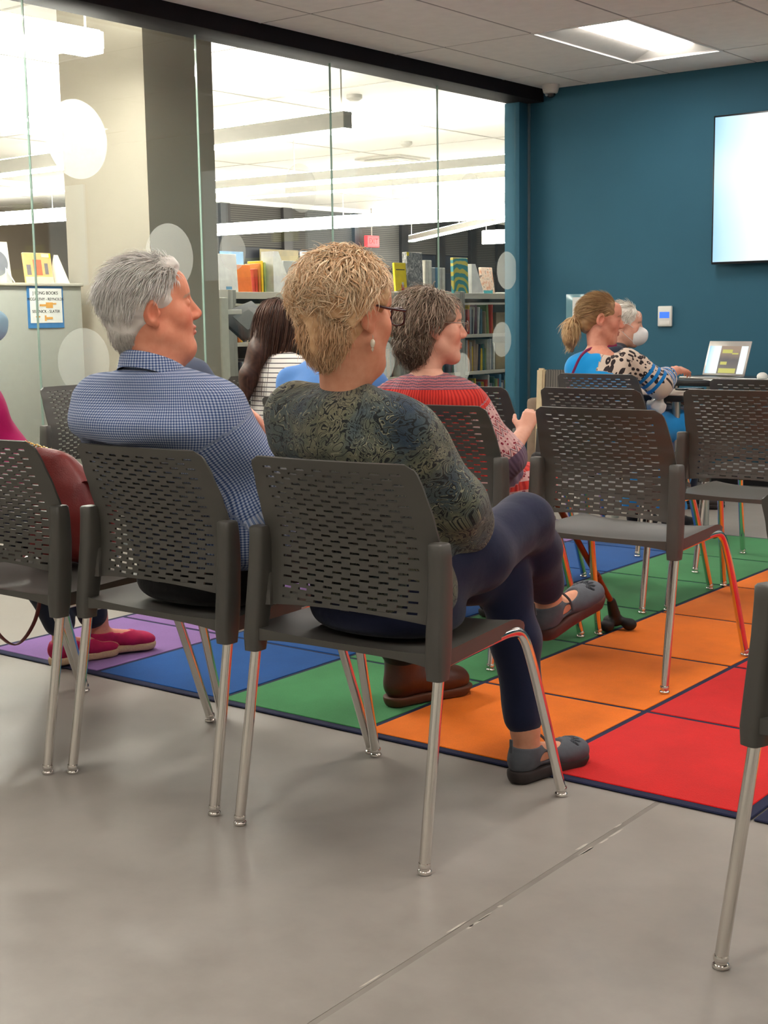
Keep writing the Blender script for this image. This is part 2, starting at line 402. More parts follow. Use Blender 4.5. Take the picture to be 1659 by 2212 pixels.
# smoke detector / vents on the library ceiling
bm = bmesh.new(); bbox(bm, -.35, .35, -.3, .3, -.02, 0); 
vt = link('ceiling_vent', fin(bm), M_lt); vt.location = (-10.3, 13.6, ZL); setp(vt, 'square air diffuser in the library ceiling', 'vent')
for q in (.26, .18, .1): link('louvre', boxm(-q, q, -q * .85, q * .85, -.03 - (.3 - q) * .05, -.022), M_lt if q != .18 else M_pbody, vt)
for (x, y) in ((-7.6, 9.5), (-9.6, 10.4), (-9.2, 12.4)):
    bm = bmesh.new(); lathe(bm, [(.07, 0), (.07, -.03), (.04, -.05)], 16); o = link('smoke_detector', fin(bm, 40), M_lt); o.location = (x, y, ZL); setp(o, {-7.6: 'small round detector nearest the glass on the library ceiling', -9.6: 'small round detector furthest from the glass on the library ceiling', -9.2: 'small round detector beside the ceiling diffuser in the library'}[x], 'detector', 'detectors on the library ceiling')

# ------------------------------------------------------------------ shelving
M_shelf = mat('putty_steel', rgb(198, 194, 180), .5, var=.02)
M_endp = mat('grey_end_panel', rgb(150, 150, 143), .6, var=.02)
BC = [(196, 190, 176), (228, 224, 212), (60, 96, 110), (190, 60, 40), (236, 196, 40), (70, 110, 96), (120, 116, 124), (210, 120, 50), (40, 44, 60), (160, 170, 176), (236, 232, 220), (96, 60, 70), (130, 150, 90), (212, 208, 200), (84, 130, 160), (176, 150, 120)]
M_book = [mat('book_cover_%d' % i, rgb(*c), .5, var=.12, scale=25) for i, c in enumerate(BC)]
M_page = mat('book_pages', rgb(232, 226, 208), .8)
BCN = ['stone grey', 'off-white', 'slate teal', 'brick red', 'yellow', 'green', 'mauve grey', 'orange', 'navy', 'pale grey', 'white', 'plum', 'olive', 'light grey', 'blue', 'tan']
book_mesh = {}; _cnt = {}
ORD = ['', 'second ', 'third ', 'fourth ', 'fifth ', 'sixth ', 'seventh ', 'eighth ', 'ninth ', 'tenth ']
def uniq(label):
    k = _cnt.get(label, 0); _cnt[label] = k + 1
    return ORD[min(k, 9)] + label + (', from the left' if k else '')
def book(loc, h_, d_, t_, mi, rot=(0, 0, 0), label=None, group=None, parent=None, name='book'):
    """spine towards +X ; t_ along Y ; stands on loc"""
    key = (round(h_, 2), round(d_, 2), round(t_, 3), mi)
    if key not in book_mesh:
        h2, d2, t2 = key[:3]
        bm = bmesh.new(); bbox(bm, -d2, 0, -t2 / 2, t2 / 2, 0, h2, min(.004, t2 * .2), 1)
        me = fin(bm, 40); me.materials.append(M_book[mi])
        bm = bmesh.new(); bbox(bm, -d2 - .001, -.006, -t2 / 2 + .003, t2 / 2 - .003, .003, h2 + .0006)
        mp = fin(bm); mp.materials.append(M_page)
        bm = bmesh.new(); bm.from_mesh(me); n0 = len(bm.faces); bm.from_mesh(mp)
        bm.faces.ensure_lookup_table()
        for f_ in bm.faces[n0:]: f_.material_index = 1
        me2 = bpy.data.meshes.new('book'); bm.to_mesh(me2); bm.free(); me2.materials.append(M_book[mi]); me2.materials.append(M_page)
        book_mesh[key] = me2
    o = link(name, book_mesh[key], None, parent, loc, rot)
    if label: setp(o, uniq(label), 'book', group)
    return o
XS = -6.85
def shelf_unit(y0, y1, label, zs, x=XS, depth=.28, endl=True):
    t = empty('bookshelf', (x, y0, 0)); setp(t, label, 'bookshelf', 'low steel bookshelves behind the glass')
    L = y1 - y0
    for k, z in enumerate(zs):
        bm = bmesh.new(); bbox(bm, -depth, 0, .015, L - .015, z - .022, z, .003, 1)
        bbox(bm, -.008, .004, .015, L - .015, z - .05 if k == 0 else z - .03, z, .002, 1)
        link('shelf', fin(bm, 40), M_shelf, t)
    for y in (.019, L - .019): link('upright', boxm(-depth - .01, .008, y - .018, y + .018, 0, zs[0] + .015, .003, 1), M_endp, t)
    link('back_panel', boxm(-depth - .012, -depth, .002, L - .002, .05, zs[0] - .03), mat('shelf_back', rgb(112, 104, 92), .7), t)
    link('label_rail', boxm(0, .012, .02, L - .02, zs[0] - .10, zs[0] - .083), M_shelf, t)
    return t
ZS = [1.345, .985, .655, .33, .08]
units = [(7.13, 8.13), (8.13, 9.13), (9.13, 10.03), (10.03, 10.93)]
names = ['steel bookshelf nearest the tablet kiosk', 'steel bookshelf behind the blonde woman', 'steel bookshelf behind the woman in red', 'steel bookshelf end unit beside the teal wall']
r2 = random.Random(21)
where = ['beside the tablet kiosk', 'behind the blonde curls', 'behind the woman in red', 'next to the teal wall']
for ui, ((a, b), nm) in enumerate(zip(units, names)):
    shelf_unit(a, b, nm, ZS)
    for si, (z, rn) in enumerate(zip(ZS[1:4], ('second', 'third', 'fourth'))):
        y = a + .05
        while y < b - .06:
            t_ = r2.choice((.016, .022, .028, .034)); h_ = r2.choice((.2, .22, .24, .26, .28)) if ui > 1 else r2.choice((.17, .19, .21, .23)); mi = r2.randrange(len(M_book))
            if ui == 3 and y > b - .35 and si < 2: break
            lean = R(r2.choice((0, 0, 0, 3, -4)))
            book((XS - .02 - r2.random() * .02, y + t_ / 2, z), h_, .17, t_, mi, (lean, 0, 0), '%s book, %s shelf %s' % (BCN[mi], rn, where[ui]), 'books on the %s shelf %s' % (rn, where[ui]))
            y += t_ + (.002 if not lean else .012) + (.06 if r2.random() < .04 else 0)
# end panel of the left-most unit
ep = link('shelf_end_panel', boxm(XS - .30, XS + .03, 7.06, 7.11, 0, 1.36, .004), M_endp); setp(ep, 'grey end panel closing the bookshelf run beside the column', 'end panel')
# big empty steel corner space in the end unit: cardboard colour bookends
be = link('cardboard_box', boxm(-.2, 0, 0, .26, 0, .24, .004), mat('kraft_board', rgb(168, 150, 112), .8)); be.location = (XS - .03, 10.62, .655); setp(be, 'kraft cardboard box on the third shelf next to the teal wall', 'box')
be = link('cardboard_box', boxm(-.2, 0, 0, .24, 0, .19, .004), mat('kraft_board2', rgb(150, 136, 110), .8)); be.location = (XS - .03, 10.63, .985); setp(be, 'kraft cardboard box on the second shelf next to the teal wall', 'box')

# left shelf: plain grey back with display books on top
XL = -6.42
t = empty('bookshelf', (XL, 3.2, 0)); setp(t, 'low bookshelf with a plain grey back and a blue-edged sign', 'bookshelf')
link('back_panel', boxm(-.03, 0, 0, 2.2, 0, 1.36, .004), mat('grey_laminate', rgb(166, 168, 160), .5, var=.02), t)
link('top_board', boxm(-.32, .012, -.01, 2.21, 1.36, 1.378, .003), M_shelf, t)
link('carcass', boxm(-.31, -.03, .01, 2.19, .05, 1.36), M_shelf, t)
# sign
M_paper = mat('white_paper', rgb(232, 234, 230), .7, var=.02)
sg = empty('shelf_sign', (XL + .001, 5.13, 1.245)); setp(sg, 'white paper shelf sign with a blue border and orange hands', 'sign')
link('border', boxm(0, .003, -.13, .13, -.125, .115, .001, 1), mat('blue_print', rgb(62, 122, 178), .6), sg)
link('paper', boxm(.003, .0045, -.112, .118, -.095, .102), M_paper, sg)
for (tx_, z, sz) in (('J LONG BOOKS', .075, .026), ('MCCARTHY - REYNOLDS', .040, .023), ('SELZNICK - SLATER', -.030, .023)):
    link('lettering', text(tx_, sz), M_ink, sg, (.0047, 0, z), TXF)
M_or = mat('orange_print', rgb(226, 168, 84), .7)
for (z, d) in ((.006, 1), (-.068, -1)):
    bm = bmesh.new()
    bbox(bm, .0045, .006, min(0, d * .012), max(0, d * .05), z - .016, z + .016, .0005, 1); bbox(bm, .0045, .006, min(-d * .045, 0), max(-d * .045, 0), z - .006, z + .006); bbox(bm, .0045, .006, min(d * .045, d * .075), max(d * .045, d * .075), z + .004, z + .013)
    link('pointing_hand', fin(bm), M_or, sg)
# display books on the left shelf
def face_book(loc, w_, h_, t_, m_, label, tilt=8, rz=0, extra=None, easel=False):
    """cover faces +X, leaning back"""
    o = empty('display_book', loc, rz); o.rotation_euler = (0, R(-tilt), rz); setp(o, label, 'book', 'display books on top of the shelves')
    link('cover', boxm(-t_, 0, -w_ / 2, w_ / 2, 0, h_, .002, 1), m_, o)
    link('pages', boxm(-t_ + .003, -.003, -w_ / 2 + .004, w_ / 2 + .0015, .004, h_ + .0015), M_page, o)
    if extra: extra(o)
    if easel:
        bm = bmesh.new()
        for s_ in (-.5, .5):
            c_ = s_ * w_ * .62
            tube(bm, [(.03, c_ - .03, 0), (.006, c_, h_ * .36), (.03, c_ + .03, 0)], .0035, 6)
        link('easel', fin(bm), mat('white_wire', rgb(240, 240, 236), .4), o)
    return o
M_lg = mat('cover_pale_grey', rgb(196, 198, 196), .4); M_dg = mat('cover_grey_figure', rgb(120, 124, 132), .5)
def owl(o):
    bm = bmesh.new(); lathe(bm, [(.075, 0), (.075, .001)], 28); me = fin(bm); me.transform(Matrix.Scale(1.12, 4, (0, 1, 0)) @ Matrix.Rotation(R(90), 4, 'Y')); link('printed_oval', me, M_dg, o, (.001, 0, .115))
face_book((XL - .10, 4.885, 1.378), .2, .235, .02, M_lg, 'pale grey picture book with a dark oval on a wire easel', easel=True, extra=owl)
M_ch = [mat('cover_print_%d' % i, rgb(*c), .5) for i, c in enumerate([(236, 186, 126), (206, 110, 84), (120, 116, 122), (240, 226, 190), (240, 214, 40)])]
def houses(o):
    link('printed_block', boxm(0, .001, -.035, .025, .05, .14), M_ch[1], o)
    link('printed_block', boxm(0, .001, -.085, -.055, .05, .11), M_ch[2], o); link('printed_block', boxm(0, .001, .045, .07, .055, .12), M_ch[2], o)
    link('printed_block', boxm(0, .001, -.1, .1, .0, .04), M_ch[3], o); link('sticker', boxm(0, .0015, .03, .085, .155, .175), M_ch[3], o)
    link('sticker', boxm(0, .0015, .085, .098, .15, .178), M_ch[4], o)
face_book((XL - .12, 5.20, 1.378), .2, .18, .015, M_ch[0], 'peach picture book with little red and grey houses on the cover', extra=houses)
wd_ = link('display_slope', pydata([(0, 0, 0), (-.16, 0, 0), (-.1, 0, .17), (0, .03, 0), (-.16, .03, 0), (-.1, .03, .17)], [(0, 1, 2), (5, 4, 3), (0, 2, 5, 3), (1, 4, 5, 2), (0, 3, 4, 1)]), mat('cream_board', rgb(238, 230, 206), .6)); wd_.location = (XL - .05, 5.33, 1.378); setp(wd_, 'cream wedge display stand at the end of the left bookshelf', 'display stand')

# display items on the right shelves
M_cv = {k: mat('cover_' + k, rgb(*c), .45, var=.1, scale=18) for k, c in dict(white=(240, 240, 238), grey=(150, 152, 154), dgrey=(112, 112, 114), yellow=(244, 216, 30), teal=(62, 140, 146), olive=(190, 176, 70), orange=(226, 120, 60), red=(200, 52, 44), blue=(110, 160, 196), cream=(238, 230, 204), pink=(226, 178, 160)).items()}
ZT = 1.345
face_book((XS - .08, 7.19, ZT - .03), .19, .30, .02, M_cv['white'], 'white book cover with a faint blue figure at the end of the shelf', 3, extra=lambda o: link('printed_figure', boxm(0, .001, -.03, .03, .03, .07), M_cv['blue'], o))
face_book((XS - .10, 7.38, ZT), .15, .2, .02, M_cv['orange'], 'orange picture book behind a frosted dot', 6)
book((XS - .09, 7.49, ZT), .17, .14, .03, 3, (0, 0, 0), 'short red book standing on the shelf top', 'books on the shelf top')
book((XS - .09, 7.525, ZT), .21, .14, .024, 7, (0, 0, 0), 'orange book standing on the shelf top', 'books on the shelf top')
book((XS - .09, 7.555, ZT), .23, .14, .024, 4, (0, 0, 0), 'yellow book standing on the shelf top', 'books on the shelf top')
book((XS - .09, 7.585, ZT), .22, .14, .02, 12, (0, 0, 0), 'olive book standing on the shelf top', 'books on the shelf top')
def wedge(loc, label, w_=.22, h_=.3):
    o = link('display_slope', pydata([(0, 0, 0), (0, w_, 0), (0, .06, h_), (0, .0, h_), (-.12, 0, 0), (-.12, w_, 0), (-.12, .06, h_), (-.12, 0, h_)], [(0, 1, 2, 3), (7, 6, 5, 4), (0, 3, 7, 4), (1, 5, 6, 2), (3, 2, 6, 7), (0, 4, 5, 1)]), M_cv['white'], None, loc); setp(o, label, 'display stand')
wedge((XS - .04, 7.62, ZT), 'white sloping display stand beside the yellow books')
face_book((XS - .13, 7.93, ZT), .16, .24, .02, M_cv['grey'], 'plain grey book behind the white display stand', 4)
face_book((XS - .06, 8.12, ZT), .26, .31, .02, M_cv['white'], 'large white book beside the blonde curls', 4)
face_book((XS - .06, 9.23, ZT), .16, .25, .02, M_cv['yellow'], 'bright yellow picture book beside the blonde woman', 4, extra=lambda o: (link('printed_figure', boxm(0, .001, .0, .04, .01, .07), M_cv['red'], o), link('printed_line', boxm(0, .001, -.06, .06, .19, .197), M_ink, o), link('printed_figure', boxm(0, .001, .01, .035, .05, .09), M_cv['white'], o)))
s = NT('cover_collage'); s.base(s.ramp(s.noise(s.coord(), 22, 5, .6, 1.5), [(.35, rgb(96, 96, 98)), (.5, rgb(140, 140, 140)), (.62, rgb(205, 200, 198))])); s.set(rough=.4); M_coll = s.m
face_book((XS - .06, 9.43, ZT), .22, .34, .05, M_coll, 'thick grey collage book standing on the shelf top', 2, extra=lambda o: link('sticker', boxm(0, .001, -.11, -.08, .31, .34), M_cv['yellow'], o))
for i, (mi, hh) in enumerate(((1, .28), (10, .28), (9, .22), (14, .22), (13, .22), (1, .22))):
    book((XS - .08, 9.62 + i * .05, ZT), hh, .16, .045, mi, (0, 0, 0), ('tall pale book' if hh > .25 else BCN[mi] + ' book') + ' number %s from the left, right of the grey collage book' % ('one', 'two', 'three', 'four', 'five', 'six')[i], 'pale books on the shelf top')
s = NT('cover_teal_swirl'); wv = s.new('ShaderNodeTexWave', wave_type='RINGS'); wv.inputs['Scale'].default_value = 5; wv.inputs['Distortion'].default_value = 6; s.ln(s.coord(), wv.inputs['Vector'])
s.base(s.ramp(wv.outputs['Fac'], [(.5, rgb(62, 138, 146)), (.56, rgb(196, 182, 84))], 'LINEAR')); s.set(rough=.4); M_sw = s.m
face_book((XS - .05, 10.10, ZT - .03), .23, .34, .03, M_sw, 'teal book with a mustard swirl on the shelf top', 2)
wedge((XS - .05, 10.26, ZT), 'cream sloping display stand near the teal corner', .2, .26)
s = NT('plush'); s.base(s.ramp(s.noise(s.coord(), 26, 4), [(.35, rgb(220, 160, 130)), (.55, rgb(240, 220, 200)), (.7, rgb(120, 100, 96))])); s.set(rough=.9); M_pl = s.m
face_book((XS - .10, 10.62, ZT), .2, .24, .02, M_pl, 'pink and brown illustrated book at the end of the shelf top', 8, extra=lambda o: link('printed_band', boxm(0, .001, -.09, .06, 0, .03), M_cv['teal'], o))
# flat images at the dark windows: mottled blue, and a tan reflected television slide
s = NT('image_blue'); s.base(s.ramp(s.noise(s.coord(), 7, 3), [(.3, rgb(60, 130, 190)), (.6, rgb(120, 180, 220)), (.75, rgb(200, 130, 130))])); s.set(rough=.5)
po = link('window_image', boxm(-.01, 0, -.27, .27, -.38, .38), s.m); po.location = (XW + .06, 16.2, 1.83); setp(po, 'mottled blue rectangle on the dark library window', 'window_image')
s = NT('reflection_tan'); s.base(s.ramp(s.noise(s.coord(), 4, 3), [(.3, rgb(120, 110, 84)), (.7, rgb(150, 138, 100))])); s.set(rough=.5)
po = empty('window_image', (XW + .06, 17.35, 1.85)); setp(po, 'tan sheet with dark lettering, standing in for a television reflection on the library window', 'window_image')  # reflection of the television slide, modelled as a lettered sheet
link('sheet', boxm(-.01, 0, -.48, .48, -.5, .42), s.m, po); link('picture', boxm(0, .002, -.42, .42, -.42, .02), M_mull, po)
link('lettering', text('Most Downloaded', .115), M_ink, po, (.003, 0, .18), TXF)

# tablet kiosk
k = empty('tablet_kiosk', (-6.12, 6.27, 0)); setp(k, 'catalogue kiosk with a black tilted tablet on a grey post', 'kiosk')
link('post', boxm(-.03, .03, -.035, .035, .0, 1.29, .006), mat('kiosk_grey', rgb(196, 196, 184), .5), k)
bm = bmesh.new(); bbox(bm, -.02, .01, 0, .18, -.015, .015, .003, 1); link('arm', fin(bm), M_pbody, k, (0, 0, 1.2))
M_blk = mat('black_plastic', rgb(24, 26, 28), .55, spec=.2)
tb = link('tablet', boxm(-.13, .13, -.17, .17, -.012, .012, .006), M_blk, k, (-.02, .26, 1.14), (R(20), R(38), R(12)))
link('screen', boxm(-.07, .07, -.08, .08, .012, .0135), mat('dark_screen', rgb(70, 76, 78), .6, spec=.2), tb)
bm = bmesh.new(); lathe(bm, [(.2, 0), (.2, .012), (.04, .02)], 24); link('foot_plate', fin(bm, 40), M_alu, k)
# ------------------------------------------------------------------ rugs
RX0, RY0, CX, CY = -4.026, 2.902, 0.5655, 0.6205
M_navy = mat('navy_binding', rgb(28, 34, 66), .95, var=.15, scale=300, bump=.3, bscale=500)
def pile(name, c):
    s = NT(name); co = s.coord('Object'); w1 = s.noise(co, 380, 2); w2 = s.noise(co, 5, 4, .6)
    d = tuple(x * .82 for x in c[:3]) + (1,); l = tuple(min(1, x * 1.12) for x in c[:3]) + (1,)
    s.base(s.mix(.35, s.ramp(w2, [(.3, d), (.7, l)]), s.ramp(w1, [(.3, d), (.7, l)]))); s.set(rough=1.0, spec=.1, sheen=.15)
    s.bump(w1, .5, .003); return s.m
PIL = dict(purple=pile('pile_purple', rgb(138, 104, 162)), blue=pile('pile_blue', rgb(14, 78, 146)), green=pile('pile_green', rgb(66, 136, 84)), orange=pile('pile_orange', rgb(246, 122, 20)), red=pile('pile_red', rgb(214, 26, 28)))
def rug(x0, y0, cols_, rows, label):
    t = empty('rug', (x0, y0, 0)); setp(t, label, 'rug')
    L, D = CX * len(cols_), CY * rows
    link('backing', boxm(-.02, L + .02, -.018, D + .018, .0005, .007, .003, 1), M_navy, t)
    g = .009
    sq = {}
    for i, c in enumerate(cols_):
        for j in range(rows):
            if c not in sq: sq[c] = boxm(g, CX - g, g, CY - g, .006, .0095, .002, 1)
            link('carpet_square', sq[c], PIL[c], t, (i * CX, j * CY, 0))
    return t
rug(RX0, RY0, ['purple', 'blue', 'green', 'orange', 'red'], 6, 'rainbow rug of purple, blue, green, orange and red squares')
rug(RX0 + CX * 5 + .045, RY0 + .01, ['red', 'orange', 'green', 'blue'], 6, 'second rainbow rug starting with red squares at the right edge')

# ------------------------------------------------------------------ stacking chairs
s = NT('grey_polypropylene'); co = s.coord(); s.base(s.ramp(s.noise(co, 3, 3), [(.3, rgb(76, 74, 70)), (.7, rgb(84, 82, 77))])); s.set(rough=.42, spec=.45); s.bump(s.noise(co, 900, 2), .08, .001); M_poly = s.m
s = NT('chrome'); s.base((.78, .75, .72, 1)); s.set(rough=.12, metal=1.0); s.ln(s.ramp(s.noise(s.coord(), 30, 3), [(.3, (.08,) * 3), (.7, (.2,) * 3)]), s.b.inputs['Roughness']); M_chrome = s.m
s = NT('glide_plastic'); s.base(rgb(60, 58, 56)); s.set(rough=.3); M_glide = s.m
PROF = [(.512, -.198), (.55, -.190), (.60, -.183), (.65, -.183), (.69, -.190), (.74, -.208), (.80, -.232), (.862, -.260)]
def prof_y(z):
    for (a, ya), (b, yb) in zip(PROF, PROF[1:]):
        if z <= b:
            t = max(0, (z - a) / (b - a)); return ya + (yb - ya) * (t * t * (3 - 2 * t) * .3 + t * .7)
    return PROF[-1][1]
def halfw(z):
    t = (z - .512) / .35
    return .216 + .022 * math.sin(math.pi * min(1, t * .9 + .05)) + .0 * t
def back_mesh():
    nc = 8; pitch = .0495; rows = 27; z0, z1 = .532, .848
    ub = [-1.0]
    U = []
    for k in range(nc + 1):
        for q in (.0, .235, .265, .735, .765):
            uu = (k + q) - nc / 2
            if -nc / 2 <= uu <= nc / 2: U.append(uu)
    U = sorted(set(round(x, 4) for x in U))
    rp = (z1 - z0) / rows
    Z = [.512, .52]
    for r_ in range(rows): Z += [z0 + r_ * rp, z0 + r_ * rp + rp * .44]
    Z += [z1 + rp * .3, .862]
    bm = bmesh.new(); G = {}
    nu = len(U) + 4
    def P(iu, iz):
        if (iu, iz) in G: return G[iu, iz]
        z = Z[iz]; hw = halfw(z)
        if iu == 0: x = -hw
        elif iu == 1: x = -hw + .006
        elif iu == nu - 2: x = hw - .006
        elif iu == nu - 1: x = hw
        else: x = U[iu - 2] * pitch
        u = x / hw
        zz = z
        if iz < 2: zz += .014 * (1 - u * u)
        rc = .02                             # rounded top corners
        if z > .862 - rc:
            dz = z - (.862 - rc)
            lim = hw - rc + math.sqrt(max(0, rc * rc - dz * dz))
            x = max(-lim, min(lim, x))
        y = prof_y(z) - .020 * (1 - u * u)
        G[iu, iz] = bm.verts.new((x, y, zz)); return G[iu, iz]
    for iz in range(len(Z) - 1):
        row = (iz - 2) // 2 if (iz >= 2 and (iz - 2) % 2 == 0 and (iz - 2) // 2 < rows) else None
        for iu in range(nu - 1):
            if row is not None and 2 <= iu < nu - 3:
                mid = (U[iu - 2] + U[iu - 1]) / 2 + nc / 2
                ph = (mid + (.5 if row % 2 else 0)) % 1.0
                if row % 2 == 0 and .235 < ph < .765: continue
                if row % 2 == 1 and .235 < ph < .765 and .25 < mid < nc - .25: continue
            bm.faces.new((P(iu, iz), P(iu + 1, iz), P(iu + 1, iz + 1), P(iu, iz + 1)))
    bmesh.ops.recalc_face_normals(bm, faces=bm.faces)
    bmesh.ops.solidify(bm, geom=bm.faces[:], thickness=.006)
    return fin(bm, 35)
def post_mesh(sx):
    bm = bmesh.new(); rings = []
    for z, xo, xi, yb, yf in ((.405, .232, .271, -.244, -.200), (.44, .229, .273, -.246, -.194), (.50, .227, .271, -.240, -.184), (.60, .226, .268, -.228, -.176), (.665, .225, .266, -.224, -.177), (.690, .225, .265, -.224, -.180), (.694, .228, .262, -.220, -.184)):
        ring = []
        for k in range(16):
            a = 2 * math.pi * k / 16; c_, s_ = math.cos(a), math.sin(a)
            px = (xo + xi) / 2 + (xi - xo) / 2 * abs(c_) ** .5 * (1 if c_ > 0 else -1); py = (yb + yf) / 2 + (yf - yb) / 2 * abs(s_) ** .5 * (1 if s_ > 0 else -1)
            ring.append(bm.verts.new((sx * px, py, z)))
        rings.append(ring)
    for a, b in zip(rings, rings[1:]):
        for k in range(16): bm.faces.new((a[k], a[(k + 1) % 16], b[(k + 1) % 16], b[k]))
    bm.faces.new(rings[0][::-1]); bm.faces.new(rings[-1])
    # flange joining the panel edge
    n = 9; prev = None
    for i in range(n + 1):
        z = .512 + (.69 - .512) * i / n
        a = [bm.verts.new((sx * x, y, z)) for x, y in ((.240, -.190), (.240, -.216), (halfw(z) - .004, prof_y(z) - .010), (halfw(z) - .004, prof_y(z) + .004))]
        if prev:
            for k in range(4): bm.faces.new((prev[k], prev[(k + 1) % 4], a[(k + 1) % 4], a[k]))
        else: bm.faces.new(a)
        prev = a
    bm.faces.new(prev[::-1])
    bmesh.ops.recalc_face_normals(bm, faces=bm.faces)
    return fin(bm, 45)
def seat_mesh():
    bm = bmesh.new(); nx, ny = 20, 18; T = []; B = []
    for j in range(ny + 1):
        v = j / ny; y = -.235 + .455 * v
        rt, rb = [], []
        hwid = .262 - .022 * v
        if v > .82: q = (v - .82) / .18; hwid -= .05 * (1 - math.sqrt(max(0, 1 - q * q)))
        if v < .10: q = (.10 - v) / .10; hwid -= .012 * q * q
        for i in range(nx + 1):
            u = -1 + 2 * i / nx; x = u * hwid
            dish = -.020 * (1 - u ** 4) * math.sin(math.pi * min(1, max(0, (v + .02) / .95))) - .006 * (1 - u ** 2)
            fall = -.055 * max(0, (v - .72) / .28) ** 2
            rise = .012 * v
            z = .462 + dish * (1 if v < .9 else .4) + fall + rise
            rt.append(bm.verts.new((x, y, z)))
            th = .034 if v < .75 else .034 - .018 * (v - .75) / .25
            rim = .462 + fall + rise - th
            rb.append(bm.verts.new((x, y - (0.004 if v > .8 else 0), min(z - .006, rim + .012 * (1 - u ** 4)))))
        T.append(rt); B.append(rb)
    for j in range(ny):
        for i in range(nx):
            bm.faces.new((T[j][i], T[j][i + 1], T[j + 1][i + 1], T[j + 1][i]))
            bm.faces.new((B[j][i], B[j + 1][i], B[j + 1][i + 1], B[j][i + 1]))
    for j in range(ny):
        bm.faces.new((T[j][0], T[j + 1][0], B[j + 1][0], B[j][0])); bm.faces.new((T[j][nx], B[j][nx], B[j + 1][nx], T[j + 1][nx]))
    for i in range(nx):
        bm.faces.new((T[0][i], B[0][i], B[0][i + 1], T[0][i + 1])); bm.faces.new((T[ny][i], T[ny][i + 1], B[ny][i + 1], B[ny][i]))
    bmesh.ops.recalc_face_normals(bm, faces=bm.faces)
    return fin(bm, 50)
def leg_mesh(sx, front):
    bm = bmesh.new()
    if front: pts = bez([(sx * .235, .02, .437), (sx * .238, .10, .440), (sx * .243, .145, .430), (sx * .250, .172, .385), (sx * .262, .215, .25), (sx * .278, .285, .018)], 40)
    else: pts = [(sx * .252, -.216, .425), (sx * .257, -.288, .018)]
    tube(bm, pts, .0125, 14)
    return fin(bm, 60)
def cap_mesh(sx, front):
    bm = bmesh.new(); c = (sx * (.278 if front else .257), .286 if front else -.288, 0)
    lathe(bm, [(.010, .0), (.0150, .001), (.0160, .005), (.0145, .0085), (.0115, .010), (.0115, .013), (.0140, .015), (.0140, .022), (.0125, .025)], 16, c)
    return fin(bm, 50)
def frame_mesh():
    bm = bmesh.new()
    for sx in (-1, 1): tube(bm, [(sx * .244, -.21, .428), (sx * .235, .03, .434)], .010, 8)
    tube(bm, [(-.235, .03, .432), (.235, .03, .432)], .009, 8)
    return fin(bm, 60)
def make_chair():
    t = empty('stacking_chair')
    link('backrest', back_mesh(), M_poly, t)
    for sx in (-1, 1): link('backrest_post', post_mesh(sx), M_poly, t)
    link('seat', seat_mesh(), M_poly, t)
    for front in (0, 1):
        for sx in (-1, 1):
            l = link('leg', leg_mesh(sx, front), M_chrome, t); link('foot_glide', cap_mesh(sx, front), M_chrome, l)
    link('seat_frame', frame_mesh(), M_chrome, t)
    return t
CHAIRS = [  # x, y, rot deg, label
 (-1.885, 2.490, 2.5, 'grey perforated chair under the blonde woman in the patterned blouse'),
 (-2.480, 2.490, 0.0, 'grey perforated chair under the white-haired man in the gingham shirt'),
 (-3.045, 2.450, 0.0, 'grey perforated chair holding the red handbag'),
 (-3.67, 2.49, 0.0, 'grey perforated chair under the woman in magenta, cut by the left edge'),
 (-0.600, 2.370, -20.0, 'empty grey chair cut off by the right edge, only a post and leg showing'),
 (-2.062, 4.010, 0.5, 'empty grey perforated chair in front of the cane, second row'),
 (-2.648, 3.930, 1.0, 'grey perforated chair under the woman in the red blouse'),
 (-3.285, 4.05, 0.0, 'grey chair under the hunched person in the blue shirt'),
 (-4.22, 4.10, 0.0, 'grey chair under the person in the grey jacket'),
 (-2.63, 4.985, 0.0, 'grey chair back directly behind the empty second-row chair'),
 (-2.055, 5.080, 0.0, 'empty grey chair at the right edge with its whole seat showing'),
 (-3.20, 4.93, 0.0, 'grey chair back peeking past the elbow of the woman in red'),
 (-2.30, 5.86, 0.0, 'grey chair whose top edge peeks above the right-hand empty chair'),
 (-3.20, 6.10, -3.0, 'grey chair under the woman in blue with leopard sleeves'),
 (-4.79, 4.20, -88.0, 'grey chair turned sideways against the glass behind the white-haired man'),
 (-4.68, 5.30, -95.0, 'grey chair under the girl with long brown hair'),
 (-3.84, 7.36, -58.0, 'grey chair under the masked white-haired person'),
]
ch0 = None; chairs = []
for (x, y, a, lab) in CHAIRS:
    if ch0 is None: c = ch0 = make_chair()
    else: c = copy_tree(ch0)
    c.location = (x, y, 0.0098 if (RX0 < x < RX0 + 9 * CX and y - .29 > RY0 and y < RY0 + 6 * CY) else 0.0); c.rotation_euler = (0, 0, R(a))
    setp(c, lab, 'chair', 'grey perforated stacking chairs'); chairs.append(c)
